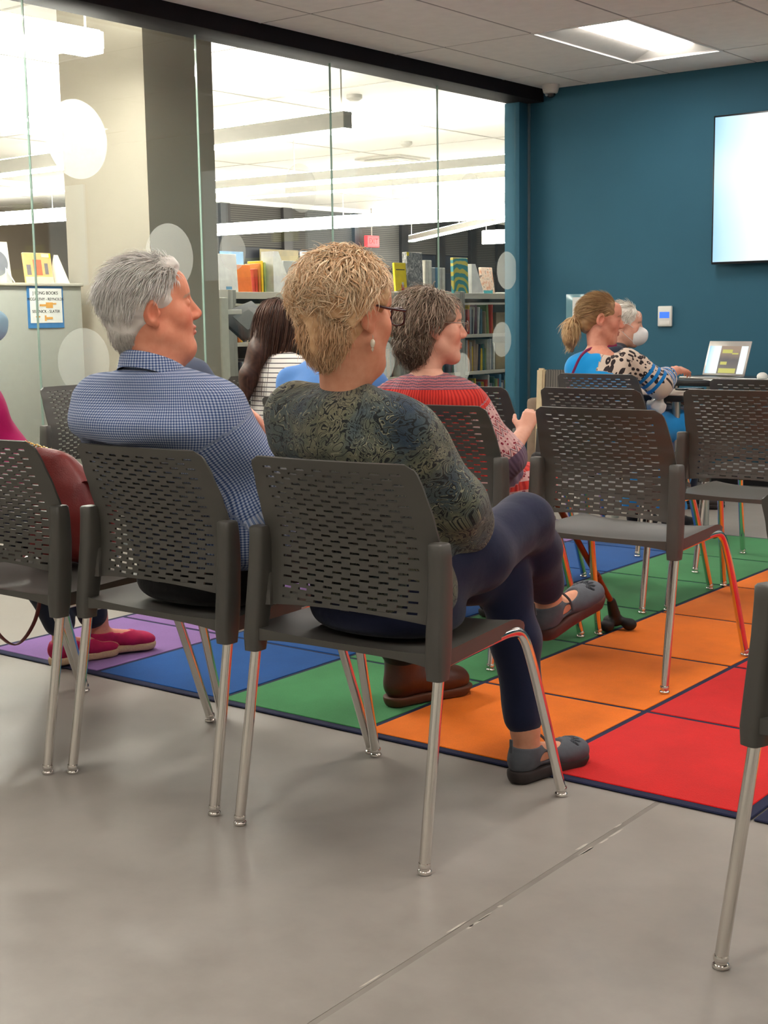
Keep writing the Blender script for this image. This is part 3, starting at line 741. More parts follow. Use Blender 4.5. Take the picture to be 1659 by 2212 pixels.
# ------------------------------------------------------------------ body modelling: signed distance fields + surface nets
def V3(*a): return np.array(a, dtype=np.float64)
def eul(rx=0, ry=0, rz=0): return np.array(Euler((R(rx), R(ry), R(rz)), 'XYZ').to_matrix())
class SDF:
    def __init__(s, lo, hi, h):
        s.lo = np.array(lo, float); s.h = h; s.n = np.ceil((np.array(hi, float) - s.lo) / h).astype(int) + 1
        s.v = np.full(s.n, 9.0, np.float32)
        s.ax = [s.lo[i] + h * np.arange(s.n[i]) for i in range(3)]
    def box(s, lo, hi):
        a = np.clip(np.floor((np.array(lo) - s.lo) / s.h).astype(int), 0, s.n); b = np.clip(np.ceil((np.array(hi) - s.lo) / s.h).astype(int) + 1, 0, s.n)
        sl = tuple(slice(int(a[i]), int(b[i])) for i in range(3))
        X, Y, Z = np.meshgrid(*[s.ax[i][sl[i]] for i in range(3)], indexing='ij')
        return sl, X, Y, Z
    def comb(s, sl, d, k, op):
        a = s.v[sl]; d = d.astype(np.float32)
        if op == 'sub': d = -d
        if k > 0:
            hh = np.maximum(k - np.abs(a - d), 0) / k
            s.v[sl] = (np.minimum(a, d) - hh * hh * k * .25) if op == 'add' else (np.maximum(a, d) + hh * hh * k * .25)
        else: s.v[sl] = np.minimum(a, d) if op == 'add' else np.maximum(a, d)
    def cone(s, a, b, ra, rb=None, k=.02, op='add', sq=None):
        rb = ra if rb is None else rb; a = np.array(a, float); b = np.array(b, float); r = max(ra, rb) + k + 2 * s.h
        sl, X, Y, Z = s.box(np.minimum(a, b) - r, np.maximum(a, b) + r)
        if 0 in X.shape: return
        ab = b - a; L = max(1e-9, ab @ ab)
        t = np.clip(((X - a[0]) * ab[0] + (Y - a[1]) * ab[1] + (Z - a[2]) * ab[2]) / L, 0, 1)
        dx, dy, dz = X - a[0] - t * ab[0], Y - a[1] - t * ab[1], Z - a[2] - t * ab[2]
        if sq is not None: dx, dy, dz = dx * sq[0], dy * sq[1], dz * sq[2]
        s.comb(sl, np.sqrt(dx * dx + dy * dy + dz * dz) - (ra + (rb - ra) * t), k, op)
    def chain(s, pts, rs, k=.02, op='add', sq=None):
        for (a, b, ra, rb) in zip(pts, pts[1:], rs, rs[1:]): s.cone(a, b, ra, rb, k, op, sq)
    def ell(s, c, r, rot=None, k=.02, op='add'):
        c = np.array(c, float); r = np.array(r, float); m = r.max() + k + 2 * s.h
        sl, X, Y, Z = s.box(c - m, c + m)
        if 0 in X.shape: return
        X, Y, Z = X - c[0], Y - c[1], Z - c[2]
        if rot is not None:
            M = rot.T; X, Y, Z = M[0, 0] * X + M[0, 1] * Y + M[0, 2] * Z, M[1, 0] * X + M[1, 1] * Y + M[1, 2] * Z, M[2, 0] * X + M[2, 1] * Y + M[2, 2] * Z
        k0 = np.sqrt((X / r[0]) ** 2 + (Y / r[1]) ** 2 + (Z / r[2]) ** 2); k1 = np.sqrt((X / r[0] ** 2) ** 2 + (Y / r[1] ** 2) ** 2 + (Z / r[2] ** 2) ** 2)
        s.comb(sl, k0 * (k0 - 1) / np.maximum(k1, 1e-6), k, op)
    def loft(s, keys, k=.03, p=2.3):
        """keys: (z, cx, cy, a, b, yaw deg) rising in z; super-elliptical sections"""
        K = np.array(keys, float); z0, z1 = K[0, 0], K[-1, 0]; m = K[:, 3:5].max() + k
        lo = (K[:, 1].min() - m, K[:, 2].min() - m, z0 - k); hi = (K[:, 1].max() + m, K[:, 2].max() + m, z1 + k)
        sl, X, Y, Z = s.box(lo, hi); f = lambda i: np.interp(Z, K[:, 0], K[:, i])
        yaw = np.radians(f(5)); X, Y = X - f(1), Y - f(2); c, q = np.cos(yaw), np.sin(yaw); X, Y = c * X + q * Y, -q * X + c * Y
        a, b = f(3), f(4)
        e = (np.abs(X / a) ** p + np.abs(Y / b) ** p) ** (1 / p)
        d = (e - 1) * np.minimum(a, b)
        zc = np.maximum(z0 - Z, Z - z1) ; d = np.where(zc > -.03, np.sqrt(np.maximum(d + .03, 0) ** 2 + np.maximum(zc + .03, 0) ** 2) - .03 + np.minimum(np.maximum(d + .03, zc + .03), 0), d)
        s.comb(sl, d, k, 'add')
    def noise(s, amp, scale, seed=0, stretch=(1, 1, 1)):
        X, Y, Z = np.meshgrid(*s.ax, indexing='ij'); g = np.random.default_rng(seed); out = np.zeros(s.n, np.float32)
        for i in range(7):
            d = g.normal(size=3); d /= np.linalg.norm(d); d = d * np.array(stretch) * scale * g.uniform(.6, 1.7); ph = g.uniform(0, 6.28)
            d2 = g.normal(size=3) * scale * .3
            out += np.sin(X * d[0] + Y * d[1] + Z * d[2] + ph + 1.3 * np.sin(X * d2[0] + Y * d2[1] + Z * d2[2] + ph * 2)).astype(np.float32)
        s.v += out * amp / 2.6
    def mesh(s):
        v = s.v; neg = v < 0; n = s.n
        c = np.zeros(n - 1, np.int8)
        for i in (0, 1):
            for j in (0, 1):
                for k in (0, 1): c += neg[i:n[0] - 1 + i, j:n[1] - 1 + j, k:n[2] - 1 + k]
        act = (c > 0) & (c < 8); idx = np.full(n - 1, -1, np.int64); ijk = np.argwhere(act); idx[act] = np.arange(len(ijk))
        off = np.array([(i, j, k) for i in (0, 1) for j in (0, 1) for k in (0, 1)])
        cv = np.stack([v[ijk[:, 0] + o[0], ijk[:, 1] + o[1], ijk[:, 2] + o[2]] for o in off], 1)
        pos = np.zeros((len(ijk), 3)); cnt = np.zeros(len(ijk))
        for a in range(8):
            for b in range(a + 1, 8):
                if np.abs(off[a] - off[b]).sum() != 1: continue
                m = (cv[:, a] < 0) != (cv[:, b] < 0); va, vb = cv[m, a], cv[m, b]; t = (va / (va - vb))[:, None]
                pos[m] += off[a] + t * (off[b] - off[a]); cnt[m] += 1
        P = s.lo + (ijk + pos / cnt[:, None]) * s.h
        F = []
        for ax in range(3):
            u, w_ = (ax + 1) % 3, (ax + 2) % 3
            sl0 = [slice(None)] * 3; sl1 = [slice(None)] * 3; sl0[ax] = slice(0, -1); sl1[ax] = slice(1, None)
            e = neg[tuple(sl0)] != neg[tuple(sl1)]
            g = np.argwhere(e); g = g[(g[:, u] > 0) & (g[:, w_] > 0) & (g[:, u] < n[u] - 1) & (g[:, w_] < n[w_] - 1)]
            q = []
            for du, dw in ((1, 1), (0, 1), (0, 0), (1, 0)):
                h2 = g.copy(); h2[:, u] -= du; h2[:, w_] -= dw; q.append(idx[h2[:, 0], h2[:, 1], h2[:, 2]])
            q = np.stack(q, 1); ng = neg[g[:, 0], g[:, 1], g[:, 2]]
            q = np.where(ng[:, None], q, q[:, ::-1]); F.append(q)
        F = np.concatenate(F); F = F[(F >= 0).all(1)]
        return P, F

def np_mesh(P, F, name='m', attrs=None, smooth=True):
    me = bpy.data.meshes.new(name); nv, nf = len(P), len(F); k = F.shape[1]
    me.vertices.add(nv); me.vertices.foreach_set('co', np.asarray(P, np.float32).ravel())
    me.loops.add(nf * k); me.loops.foreach_set('vertex_index', np.asarray(F, np.int32).ravel())
    me.polygons.add(nf); me.polygons.foreach_set('loop_start', np.arange(0, nf * k, k, dtype=np.int32)); me.polygons.foreach_set('loop_total', np.full(nf, k, np.int32))
    if smooth: me.polygons.foreach_set('use_smooth', np.ones(nf, bool))
    me.update(calc_edges=True); me.validate()
    for nm, (typ, arr) in (attrs or {}).items():
        at = me.attributes.new(nm, typ, 'POINT')
        at.data.foreach_set('color' if typ == 'FLOAT_COLOR' else 'vector', np.asarray(arr, np.float32).ravel())
    return me
def relax(P, F, it=2, lam=.5):
    for _ in range(it):
        S = np.zeros_like(P); C = np.zeros(len(P)); 
        for a in range(4):
            for b in ((a + 1) % 4, (a + 3) % 4):
                np.add.at(S, F[:, a], P[F[:, b]]); np.add.at(C, F[:, a], 1)
        P = P + lam * (S / np.maximum(C, 1)[:, None] - P)
    return P
def joinm(*ms):
    P, F, A = [], [], []; o = 0
    for m in ms:
        P.append(m[0]); F.append(m[1] + o); A.append(m[2]); o += len(m[0])
    return np.concatenate(P), np.concatenate(F), np.concatenate(A)
def xf(P, M): M = np.array(M); return P @ M[:3, :3].T + M[:3, 3]

# ---- pattern coordinates on clothing: u around, v along, w = 0 torso / 1 right sleeve / 2 left sleeve
def pat(P, spine, rad, arms):
    (ax, ay), yaw = spine; c, q = math.cos(yaw), math.sin(yaw)
    X, Y = c * (P[:, 0] - ax) + q * (P[:, 1] - ay), -q * (P[:, 0] - ax) + c * (P[:, 1] - ay)
    th = np.arctan2(X, -Y)
    out = np.stack([th * rad, P[:, 2], np.zeros(len(P))], 1); best = np.full(len(P), 1e9)
    for tagv, pts, r0 in arms:
        acc = 0.0
        for i, (a, b) in enumerate(zip(pts, pts[1:])):
            a = np.array(a, float); b = np.array(b, float); ab = b - a; L = np.linalg.norm(ab); t = np.clip(((P - a) @ ab) / L ** 2, 0, 1)
            dv = P - a - t[:, None] * ab; d = np.linalg.norm(dv, axis=1)
            e1 = np.cross(ab / L, [0, 1.0, .1]); e1 /= np.linalg.norm(e1); e2 = np.cross(ab / L, e1)
            u = np.arctan2(dv @ e2, dv @ e1) * r0; m = (d < best) & (d < r0 * 1.75) & ((i > 0) | (t > .12))
            best[m] = d[m]; out[m] = np.stack([u, acc + t * L, np.full(len(P), float(tagv))], 1)[m]; acc += L
    return out

# ---- materials for people
def skin_mat():
    s = NT('skin'); a = s.attr('Col'); co = s.coord(); n = s.noise(co, 55, 3)
    s.base(s.mix(.10, a.outputs['Color'], s.ramp(n, [(.35, rgb(176, 104, 82)), (.65, rgb(238, 196, 170))]))); s.set(rough=.52, spec=.35)
    s.bump(s.noise(co, 260, 2), .12, .001); return s.m
M_skin = skin_mat()
s = NT('hair'); a = s.attr('Col'); s.base(a.outputs['Color']); s.set(rough=.48, spec=.35); M_hair = s.m
M_eye = mat('eye_white', rgb(226, 220, 212), .15, var=.02); M_iris = mat('iris', rgb(66, 80, 90), .1)
def colr(c, n): return np.tile(np.array(rgb(*c)), (n, 1))

# ---- head: local frame x right, y forward (face), z up; origin between the ears
def head_mesh(skin, neck_b=None, fem=False, brow=(150, 120, 100), h=.0034, jowl=0.0, neck_r=.054, lip=(190, 110, 100)):
    S = SDF((-.105, -.135, -.20), (.105, .145, .155), h)
    S.ell((0, -.014, .036), (.074, .095, .086), k=0)
    S.ell((0, .030, -.022), (.060, .066, .086), k=.03)
    S.ell((0, .040, -.062), (.046, .050, .054), k=.025)
    for sx in (-1, 1):
        S.cone((sx * .052, .004, -.052), (sx * .020, .066, -.101), .017, .016, .03)
        S.ell((sx * .037, .062, -.020), (.024, .022, .026), k=.025)
    S.ell((0, .073, -.103), (.022, .019, .018), k=.022)
    S.cone((-.030, .083, .030), (.030, .083, .030), .010, .010, .02)
    S.ell((0, .076, .055), (.046, .024, .034), k=.03)
    for sx in (-1, 1):
        S.ell((sx * .031, .103, .010), (.017, .012, .011), k=.012, op='sub')
        S.ell((sx * .031, .082, .008), (.0145, .0130, .0118), k=.004)
    S.cone((0, .092, .020), (0, .1125, -.024), .0080, .0125, .014)
    for sx in (-1, 1): S.ell((sx * .0125, .105, -.030), (.0085, .0105, .008), k=.008)
    S.ell((0, .096, -.056), (.020, .0085, .0055), k=.006); S.ell((0, .0945, -.068), (.018, .0085, .0065), k=.006)
    S.ell((0, .104, -.0615), (.021, .006, .0016), k=.002, op='sub')
    if jowl: S.ell((0, .030, -.112), (.042, .045, .028 + jowl), k=.035)
    if neck_b is not None:
        nb = np.array(neck_b, float); S.cone((0, -.022, -.05), nb + (np.array((0, -.022, -.05)) - nb) * .08, neck_r * .98, neck_r * 1.02, .03)
    for sx in (-1, 1):      # ears
        q = eul(0, 0, sx * -18) @ eul(-12, 0, 0)
        S.ell((sx * .0795, -.014, .002), (.0085, .019, .032), rot=q, k=.006)
        S.ell((sx * .0895, -.009, .003), (.0095, .0115, .0215), rot=q, k=.003, op='sub')
        S.ell((sx * .0785, -.006, -.026), (.0065, .0085, .011), rot=q, k=.006)
        S.ell((sx * .080, .004, -.002), (.0045, .0045, .008), rot=q, k=.004)
    P, F = S.mesh()
    C = colr(skin, len(P)); x, y, z = P.T
    def tint(mask, c, a):
        w_ = np.clip(mask, 0, 1)[:, None] * a; C[:] = C * (1 - w_) + np.array(rgb(*c)) * w_
    redd = (min(255, skin[0] + 6), int(skin[1] * .78), int(skin[2] * .74))
    tint(np.exp(-(((np.abs(x) - .042) / .022) ** 2 + ((y - .075) / .04) ** 2 + ((z + .025) / .028) ** 2)), redd, .6)
    tint(np.exp(-((x / .016) ** 2 + ((y - .115) / .02) ** 2 + ((z + .025) / .016) ** 2)), redd, .6)
    tint(np.exp(-(((np.abs(x) - .08) / .012) ** 2 + ((z) / .04) ** 2)), redd, .45)
    tint((np.abs(x) < .021) * (y > .088) * (np.abs(z + .062) < .0115) * 1.0, lip, .75)
    tint(((np.abs(np.abs(x) - .031) < .017) * (y > .075) * (np.abs(z - .030 + (np.abs(x) - .03) ** 2 * 18) < .0042)) * 1.0, brow, .8)
    return P, F, C
def hair_cap(fn, h=.005, noise=(.003, 120), seed=1, lo=(-.16, -.2, -.32), hi=(.16, .15, .2)):
    S = SDF(lo, hi, h); fn(S)
    if noise: S.noise(noise[0], noise[1], seed)
    return S.mesh()
CR_C, CR_R = V3(0, -.014, .036), V3(.074, .095, .086)
def strands(n, surf, mask, flow, length, width, seg=7, lift=.35, curl=0.0, turns=1.0, grav=0.0, seed=1, jit=.25, hug=1.02, cols=((200, 170, 130), (230, 205, 170)), cvar=.12, sides=3, bundle=1):
    g = np.random.default_rng(seed); C, Rr = surf
    d = g.normal(size=(n * 6, 3)); d /= np.linalg.norm(d, axis=1)[:, None]
    d = d[mask(d)][:n]; n = len(d)
    if n == 0: return None
    root = C + Rr * d; nrm = d / Rr; nrm /= np.linalg.norm(nrm, axis=1)[:, None]
    L = (length(d) if callable(length) else np.full(n, length)) * g.uniform(.75, 1.2, n); st = (L / seg)[:, None]
    fl = flow(d); fl = fl - nrm * (fl * nrm).sum(1)[:, None]; fl /= np.maximum(np.linalg.norm(fl, axis=1), 1e-6)[:, None]
    D = fl + nrm * lift + g.normal(size=(n, 3)) * jit; D /= np.linalg.norm(D, axis=1)[:, None]
    P = [root - nrm * .002]; p = root.copy()
    for i in range(seg):
        p = p + D * st; q = (p - C) / Rr; ql = np.linalg.norm(q, axis=1); bad = ql < hug
        p[bad] = (C + Rr * q * (hug / np.maximum(ql, 1e-6))[:, None])[bad]
        P.append(p.copy())
        q = (p - C) / Rr; nn = q / Rr; nn /= np.linalg.norm(nn, axis=1)[:, None]
        D = D - nn * .22 * np.maximum((D * nn).sum(1), 0)[:, None] + np.array((0, 0, -grav)); D /= np.linalg.norm(D, axis=1)[:, None]
    P = np.stack(P, 1)                                        # n, seg+1, 3
    T = np.gradient(P, axis=1); T /= np.maximum(np.linalg.norm(T, axis=2), 1e-9)[..., None]
    e1 = np.cross(T, np.array((.3, .2, .93))); e1 /= np.maximum(np.linalg.norm(e1, axis=2), 1e-6)[..., None]; e2 = np.cross(T, e1)
    tt = np.linspace(0, 1, seg + 1)[None, :, None]
    if curl:
        ph = g.uniform(0, 6.28, (n, 1, 1)); tw = turns * g.uniform(.7, 1.3, (n, 1, 1)) * g.choice((-1, 1), (n, 1, 1)); a = ph + 6.283 * tw * tt
        P = P + curl * (tt ** .7) * (np.cos(a) * e1 + np.sin(a) * e2) * g.uniform(.5, 1.2, (n, 1, 1)) - curl * 0
    wr = width * g.uniform(.6, 1.3, (n, 1, 1)) * np.clip(np.minimum(1, (1.02 - tt) * 2.2), .12, 1)
    ring = []
    for k in range(sides):
        a = 2 * math.pi * k / sides; ring.append(P + wr * (math.cos(a) * e1 + math.sin(a) * e2 * .6))
    Vv = np.stack(ring, 2).reshape(-1, 3)                      # n,(seg+1),sides
    base = np.arange(n)[:, None, None] * (seg + 1) * sides; i_ = np.arange(seg)[None, :, None] * sides; k_ = np.arange(sides)[None, None, :]; k2 = (k_ + 1) % sides
    F = np.stack([base + i_ + k_, base + i_ + k2, base + i_ + sides + k2, base + i_ + sides + k_], -1).reshape(-1, 4)
    mixv = g.uniform(0, 1, (n, 1, 1)); ca, cb = np.array(rgb(*cols[0])), np.array(rgb(*cols[1]))
    col_ = (ca * (1 - mixv) + cb * mixv) * g.uniform(1 - cvar, 1 + cvar, (n, 1, 1)); col_ = np.repeat(col_, (seg + 1) * sides, 1).reshape(-1, 4); col_[:, 3] = 1
    return Vv, F, col_

def foot_frame(heel, toe, roll=0.0):
    y = np.array(toe, float) - np.array(heel, float); y /= np.linalg.norm(y); x = np.cross(y, (0, 0, 1.0)); x /= np.linalg.norm(x); z = np.cross(x, y)
    if roll: c, q = math.cos(R(roll)), math.sin(R(roll)); x, z = c * x + q * z, -q * x + c * z
    M = np.eye(4); M[:3, 0], M[:3, 1], M[:3, 2], M[:3, 3] = x, y, z, heel; return M
def foot_sdf(S, L=.245, k=.02, o=0.0):
    """bare foot; origin under the heel, y to the toe, z up from the ground"""
    S.ell((0, .035, .034), (.030 + o, .038 + o, .034 + o), k=0)
    S.cone((0, .05, .045), (.006, L * .62, .030), .030 + o, .026 + o, k)
    S.ell((.004, L * .70, .022), (.042 + o, .055 + o, .022 + o), k=k)
    S.ell((.010, L * .88, .016), (.034 + o, .034 + o, .016 + o), k=k)
    S.cone((0, .05, .06), (0, .045, .13), .033 + o, .034 + o, k)
def hand_sdf(S, wrist, dirv, palm_n, L=.18, curl=20, side=1, k=.008, r=.0085, spread=1.0):
    """palm with five separate bent fingers; dirv = wrist->knuckles, palm_n = out of the palm"""
    w_ = np.array(wrist, float); y = np.array(dirv, float); y /= np.linalg.norm(y); z = -np.array(palm_n, float); z -= y * (z @ y); z /= np.linalg.norm(z); x = np.cross(y, z) * side
    sc = L / .18
    for q in (-.026, -.009, .008, .024): S.cone(w_ + y * .012 * sc + x * q * .6 * sc, w_ + y * .088 * sc + x * q * sc, .0125 * sc, .0105 * sc, .012)
    for q, l in ((-.027, .060), (-.009, .076), (.009, .082), (.026, .072)):
        p = w_ + y * .09 * sc + x * q * sc; d = y + x * q * 3 * spread; d /= np.linalg.norm(d); a = R(curl)
        for i, f_ in enumerate((.45, .32, .25)):
            dd = d * math.cos(a * (i + .6)) - z * math.sin(a * (i + .6)); p2 = p + dd * l * f_ * sc
            S.cone(p, p2, r * sc * (1 - .08 * i), r * sc * (.94 - .1 * i), .004); p = p2
    p = w_ + y * .025 * sc + x * .024 * sc; d = (y * .7 + x * .75 - z * .25); d /= np.linalg.norm(d)
    S.cone(p, p + d * .042 * sc, .0130 * sc, .0105 * sc, .010); p = p + d * .042 * sc; d = y * .9 + x * .35 - z * .3; d /= np.linalg.norm(d); S.cone(p, p + d * .034 * sc, .0102 * sc, .008 * sc, .004)
def headM(c, yaw=0, pitch=0, roll=0):
    M = np.eye(4); M[:3, :3] = eul(0, 0, yaw) @ eul(pitch, 0, 0) @ eul(0, roll, 0); M[:3, 3] = c; return M
def make_person(label, origin, skin, head, body_fn, blo, bhi, bh=.008, parts=(), neck_base=None, fem=False, neck_r=.054, **hk):
    """head: matrix (local); body_fn(S) adds the unclothed body; returns the body object"""
    HM = headM(*head)
    S = SDF(blo, bhi, bh); body_fn(S)
    hb = xf(np.array([[0, -.022, -.055]]), HM)[0]
    if neck_base is not None: S.cone(neck_base, hb, neck_r * .97, neck_r * .92, .03)
    P, F = S.mesh(); nb = None
    if neck_base is not None: nb = xf(np.array([neck_base]), np.linalg.inv(HM))[0]
    hP, hF, hC = head_mesh(skin, nb, fem, neck_r=neck_r, **hk)
    P2, F2, C2 = joinm((P, F, colr(skin, len(P))), (xf(hP, HM), hF, hC))
    o = link('person', np_mesh(P2, F2, 'person', {'Col': ('FLOAT_COLOR', C2)}), M_skin, None, origin); setp(o, label, 'person')
    # eyes
    for sx in (-1, 1):
        bm = bmesh.new(); bmesh.ops.create_uvsphere(bm, u_segments=14, v_segments=10, radius=.0112); me = fin(bm, 60); me.transform(Matrix.Translation((sx * .031, .0835, .008))); me.transform(Matrix(HM.tolist()))
        e = link('eye', me, M_eye, o)
        bm = bmesh.new(); bmesh.ops.create_uvsphere(bm, u_segments=12, v_segments=8, radius=.0062); me = fin(bm, 60); me.transform(Matrix.Translation((sx * .031, .0895, .008))); me.transform(Matrix(HM.tolist()))
        link('iris', me, M_iris, e)
    return o, HM
def add_hair(o, HM, pieces, name='hair'):
    ms = []
    for m in pieces:
        if m is None: continue
        ms.append((xf(m[0], HM), m[1], m[2]))
    P, F, C = joinm(*ms)
    return link(name, np_mesh(P, F, name, {'Col': ('FLOAT_COLOR', C)}), M_hair, o)
def capcol(P, c0, c1, seed=0):
    g = np.random.default_rng(seed); n = len(P); t = (.5 + .5 * np.sin(P[:, 0] * 160 + 3 * np.sin(P[:, 2] * 70)) * np.sin(P[:, 2] * 120 + P[:, 1] * 90))[:, None]
    C = np.array(rgb(*c0)) * (1 - t) + np.array(rgb(*c1)) * t; C[:, 3] = 1; return C
def cloth(o, name, lo, hi, h, fn, m, noise=(.0035, 38, 1, (1, 1, .6)), patf=None, rel=1):
    S = SDF(lo, hi, h); fn(S)
    if noise: S.noise(*noise)
    P, F = S.mesh()
    if rel: P = relax(P, F, rel)
    at = {'pc': ('FLOAT_VECTOR', patf(P))} if patf else None
    return link(name, np_mesh(P, F, name, at), m, o)
# ------------------------------------------------------------------ cloth materials
def cl_base(name, rough=.85, sheen=.2):
    s = NT(name); s.set(rough=rough, spec=.2, sheen=sheen); v = s.attr('pc').outputs['Vector']; return s, v
def weave(s, co, st=.25, sc=700): s.bump(s.noise(co, sc, 2), st, .0015)
def plain_cloth(name, c, rough=.85, var=.12, sc=6, st=.3):
    s = NT(name); co = s.coord(); d = tuple(x * (1 - var) for x in c[:3]) + (1,); l = tuple(min(1, x * (1 + var)) for x in c[:3]) + (1,)
    s.base(s.ramp(s.noise(co, sc, 4), [(.3, d), (.7, l)])); s.set(rough=rough, spec=.2, sheen=.15)
    mx = s.math('ADD', s.noise(co, 700, 2), s.math('MULTIPLY', s.noise(co, 22, 3), 3.0)); s.bump(mx, st, .003); return s.m
# gingham
s, v = cl_base('gingham_cotton'); x, y, z = s.sep(v)
def chk(q, p): return s.math('GREATER_THAN', s.math('FRACT', s.math('DIVIDE', q, p)), .52)
g = s.math('MULTIPLY', s.math('ADD', chk(x, .0064), chk(y, .0064)), .5)
fz = s.noise(v, 9, 3)
s.base(s.ramp(g, [(0, rgb(206, 214, 230)), (.5, rgb(126, 148, 192)), (1, rgb(50, 74, 132))])); s.bump(s.math('ADD', s.math('MULTIPLY', s.noise(s.coord(), 16, 3), 4), s.noise(v, 800, 1)), .6, .007); M_ging = s.m
# dark floral blouse
s, v = cl_base('floral_viscose', .75); co = v
n0 = s.noise(co, 8, 3, .6, .6); n1 = s.noise(co, 16, 3, .5, 1.0)
basec = s.ramp(n0, [(.28, rgb(50, 66, 84)), (.42, rgb(80, 92, 92)), (.52, rgb(98, 102, 86)), (.62, rgb(130, 128, 104)), (.74, rgb(116, 104, 96))])
wv = s.new('ShaderNodeTexNoise'); wv.inputs['Scale'].default_value = 27; wv.inputs['Detail'].default_value = 1.2; wv.inputs['Distortion'].default_value = 1.8; s.ln(co, wv.inputs['Vector'])
band = s.math('FRACT', s.math('MULTIPLY', wv.outputs['Fac'], 6.0)); ink = s.math('LESS_THAN', band, .30); crm = s.math('GREATER_THAN', band, .88)
c = s.mix(ink, basec, rgb(34, 38, 40)); c = s.mix(s.math('MULTIPLY', crm, s.math('GREATER_THAN', n1, .48)), c, rgb(150, 148, 124)); s.base(c)
s.bump(s.math('ADD', s.math('MULTIPLY', s.noise(s.coord(), 20, 3), 4), s.noise(co, 600, 1)), .6, .006); M_floral = s.m
M_navyp = plain_cloth('navy_twill', rgb(27, 33, 60), .85, .1)
M_blackp = plain_cloth('black_trouser', rgb(22, 21, 24), .85, .15)
M_denim = plain_cloth('dark_denim', rgb(26, 32, 48), .85, .2)
M_mag = plain_cloth('magenta_knit', rgb(172, 14, 92), .85, .12)
M_bluet = plain_cloth('blue_jersey', rgb(92, 142, 210), .85, .08)
M_jack = plain_cloth('grey_jacket', rgb(84, 92, 110), .85, .1); M_maroon = plain_cloth('maroon_shirt', rgb(120, 44, 56), .85, .1)
M_azure = plain_cloth('azure_crepe', rgb(10, 128, 196), .7, .1)
M_whitecl = plain_cloth('white_cotton', rgb(225, 224, 220), .8, .05)
# stripes
s, v = cl_base('striped_jersey'); x, y, z = s.sep(v); st = s.math('GREATER_THAN', s.math('FRACT', s.math('DIVIDE', y, .024)), .82); s.base(s.mix(st, rgb(226, 220, 214), rgb(40, 38, 44))); weave(s, s.coord()); M_strip = s.m
# red blouse : pleated red back, mauve yoke, zigzag sleeves
s, v = cl_base('red_boho_cotton'); x, y, z = s.sep(v)
sl = s.math('GREATER_THAN', z, .5)
tri = s.math('PINGPONG', x, .012); zz = s.math('ADD', y, s.math('MULTIPLY', tri, 2.2))
b1 = s.math('FRACT', s.math('DIVIDE', zz, .034)); b2 = s.math('FRACT', s.math('DIVIDE', y, .105))
zig = s.ramp(b1, [(.0, rgb(214, 168, 164)), (.40, rgb(150, 50, 62)), (.62, rgb(206, 180, 178)), (.85, rgb(96, 60, 78))], 'CONSTANT')
dots = s.new('ShaderNodeTexVoronoi'); dots.inputs['Scale'].default_value = 90; s.ln(v, dots.inputs['Vector'])
zig2 = s.mix(s.math('LESS_THAN', dots.outputs['Distance'], .32), rgb(212, 170, 168), rgb(132, 30, 50))
slc = s.mix(s.math('GREATER_THAN', b2, .58), zig, zig2)
slc = s.mix(s.math('LESS_THAN', y, .045), slc, rgb(204, 52, 44)); slc = s.mix(s.math('GREATER_THAN', y, .235), slc, rgb(104, 84, 104))
wr = s.new('ShaderNodeTexWave', wave_type='BANDS', bands_direction='X'); wr.inputs['Scale'].default_value = 24; wr.inputs['Distortion'].default_value = 2.0; s.ln(v, wr.inputs['Vector'])
redc = s.ramp(wr.outputs['Fac'], [(.1, rgb(176, 30, 30)), (.7, rgb(214, 58, 46))])
wy = s.new('ShaderNodeTexWave', wave_type='BANDS', bands_direction='Y'); wy.inputs['Scale'].default_value = 34; wy.inputs['Distortion'].default_value = 3.0; s.ln(v, wy.inputs['Vector'])
yoke = s.ramp(wy.outputs['Fac'], [(.2, rgb(112, 76, 92)), (.6, rgb(150, 116, 128)), (.9, rgb(190, 96, 100))])
tor = s.mix(s.math('GREATER_THAN', y, .905), redc, yoke)
low = s.mix(s.math('GREATER_THAN', s.math('FRACT', s.math('DIVIDE', y, .06)), .5), redc, zig2); tor = s.mix(s.math('LESS_THAN', y, .60), tor, low)
s.base(s.mix(sl, tor, slc)); s.bump(wr.outputs['Fac'], .35, .004); M_boho = s.m
# leopard
s, v = cl_base('leopard_print'); x, y, z = s.sep(v)
vo = s.new('ShaderNodeTexVoronoi'); vo.inputs['Scale'].default_value = 38; vo.inputs['Randomness'].default_value = .8; s.ln(v, vo.inputs['Vector'])
ring = s.math('MULTIPLY', s.math('LESS_THAN', vo.outputs['Distance'], .46), s.math('GREATER_THAN', s.math('ADD', vo.outputs['Distance'], s.math('MULTIPLY', s.noise(v, 50, 2), .35)), .30))
leo = s.mix(ring, rgb(206, 188, 172), rgb(44, 34, 36))
trim = s.mix(s.math('GREATER_THAN', s.math('FRACT', s.math('DIVIDE', y, .035)), .5), rgb(14, 118, 190), leo)
slv = s.mix(s.math('GREATER_THAN', y, .235), leo, trim)
s.base(s.mix(s.math('GREATER_THAN', z, .5), rgb(10, 140, 208), slv)); weave(s, s.coord()); M_leo = s.m

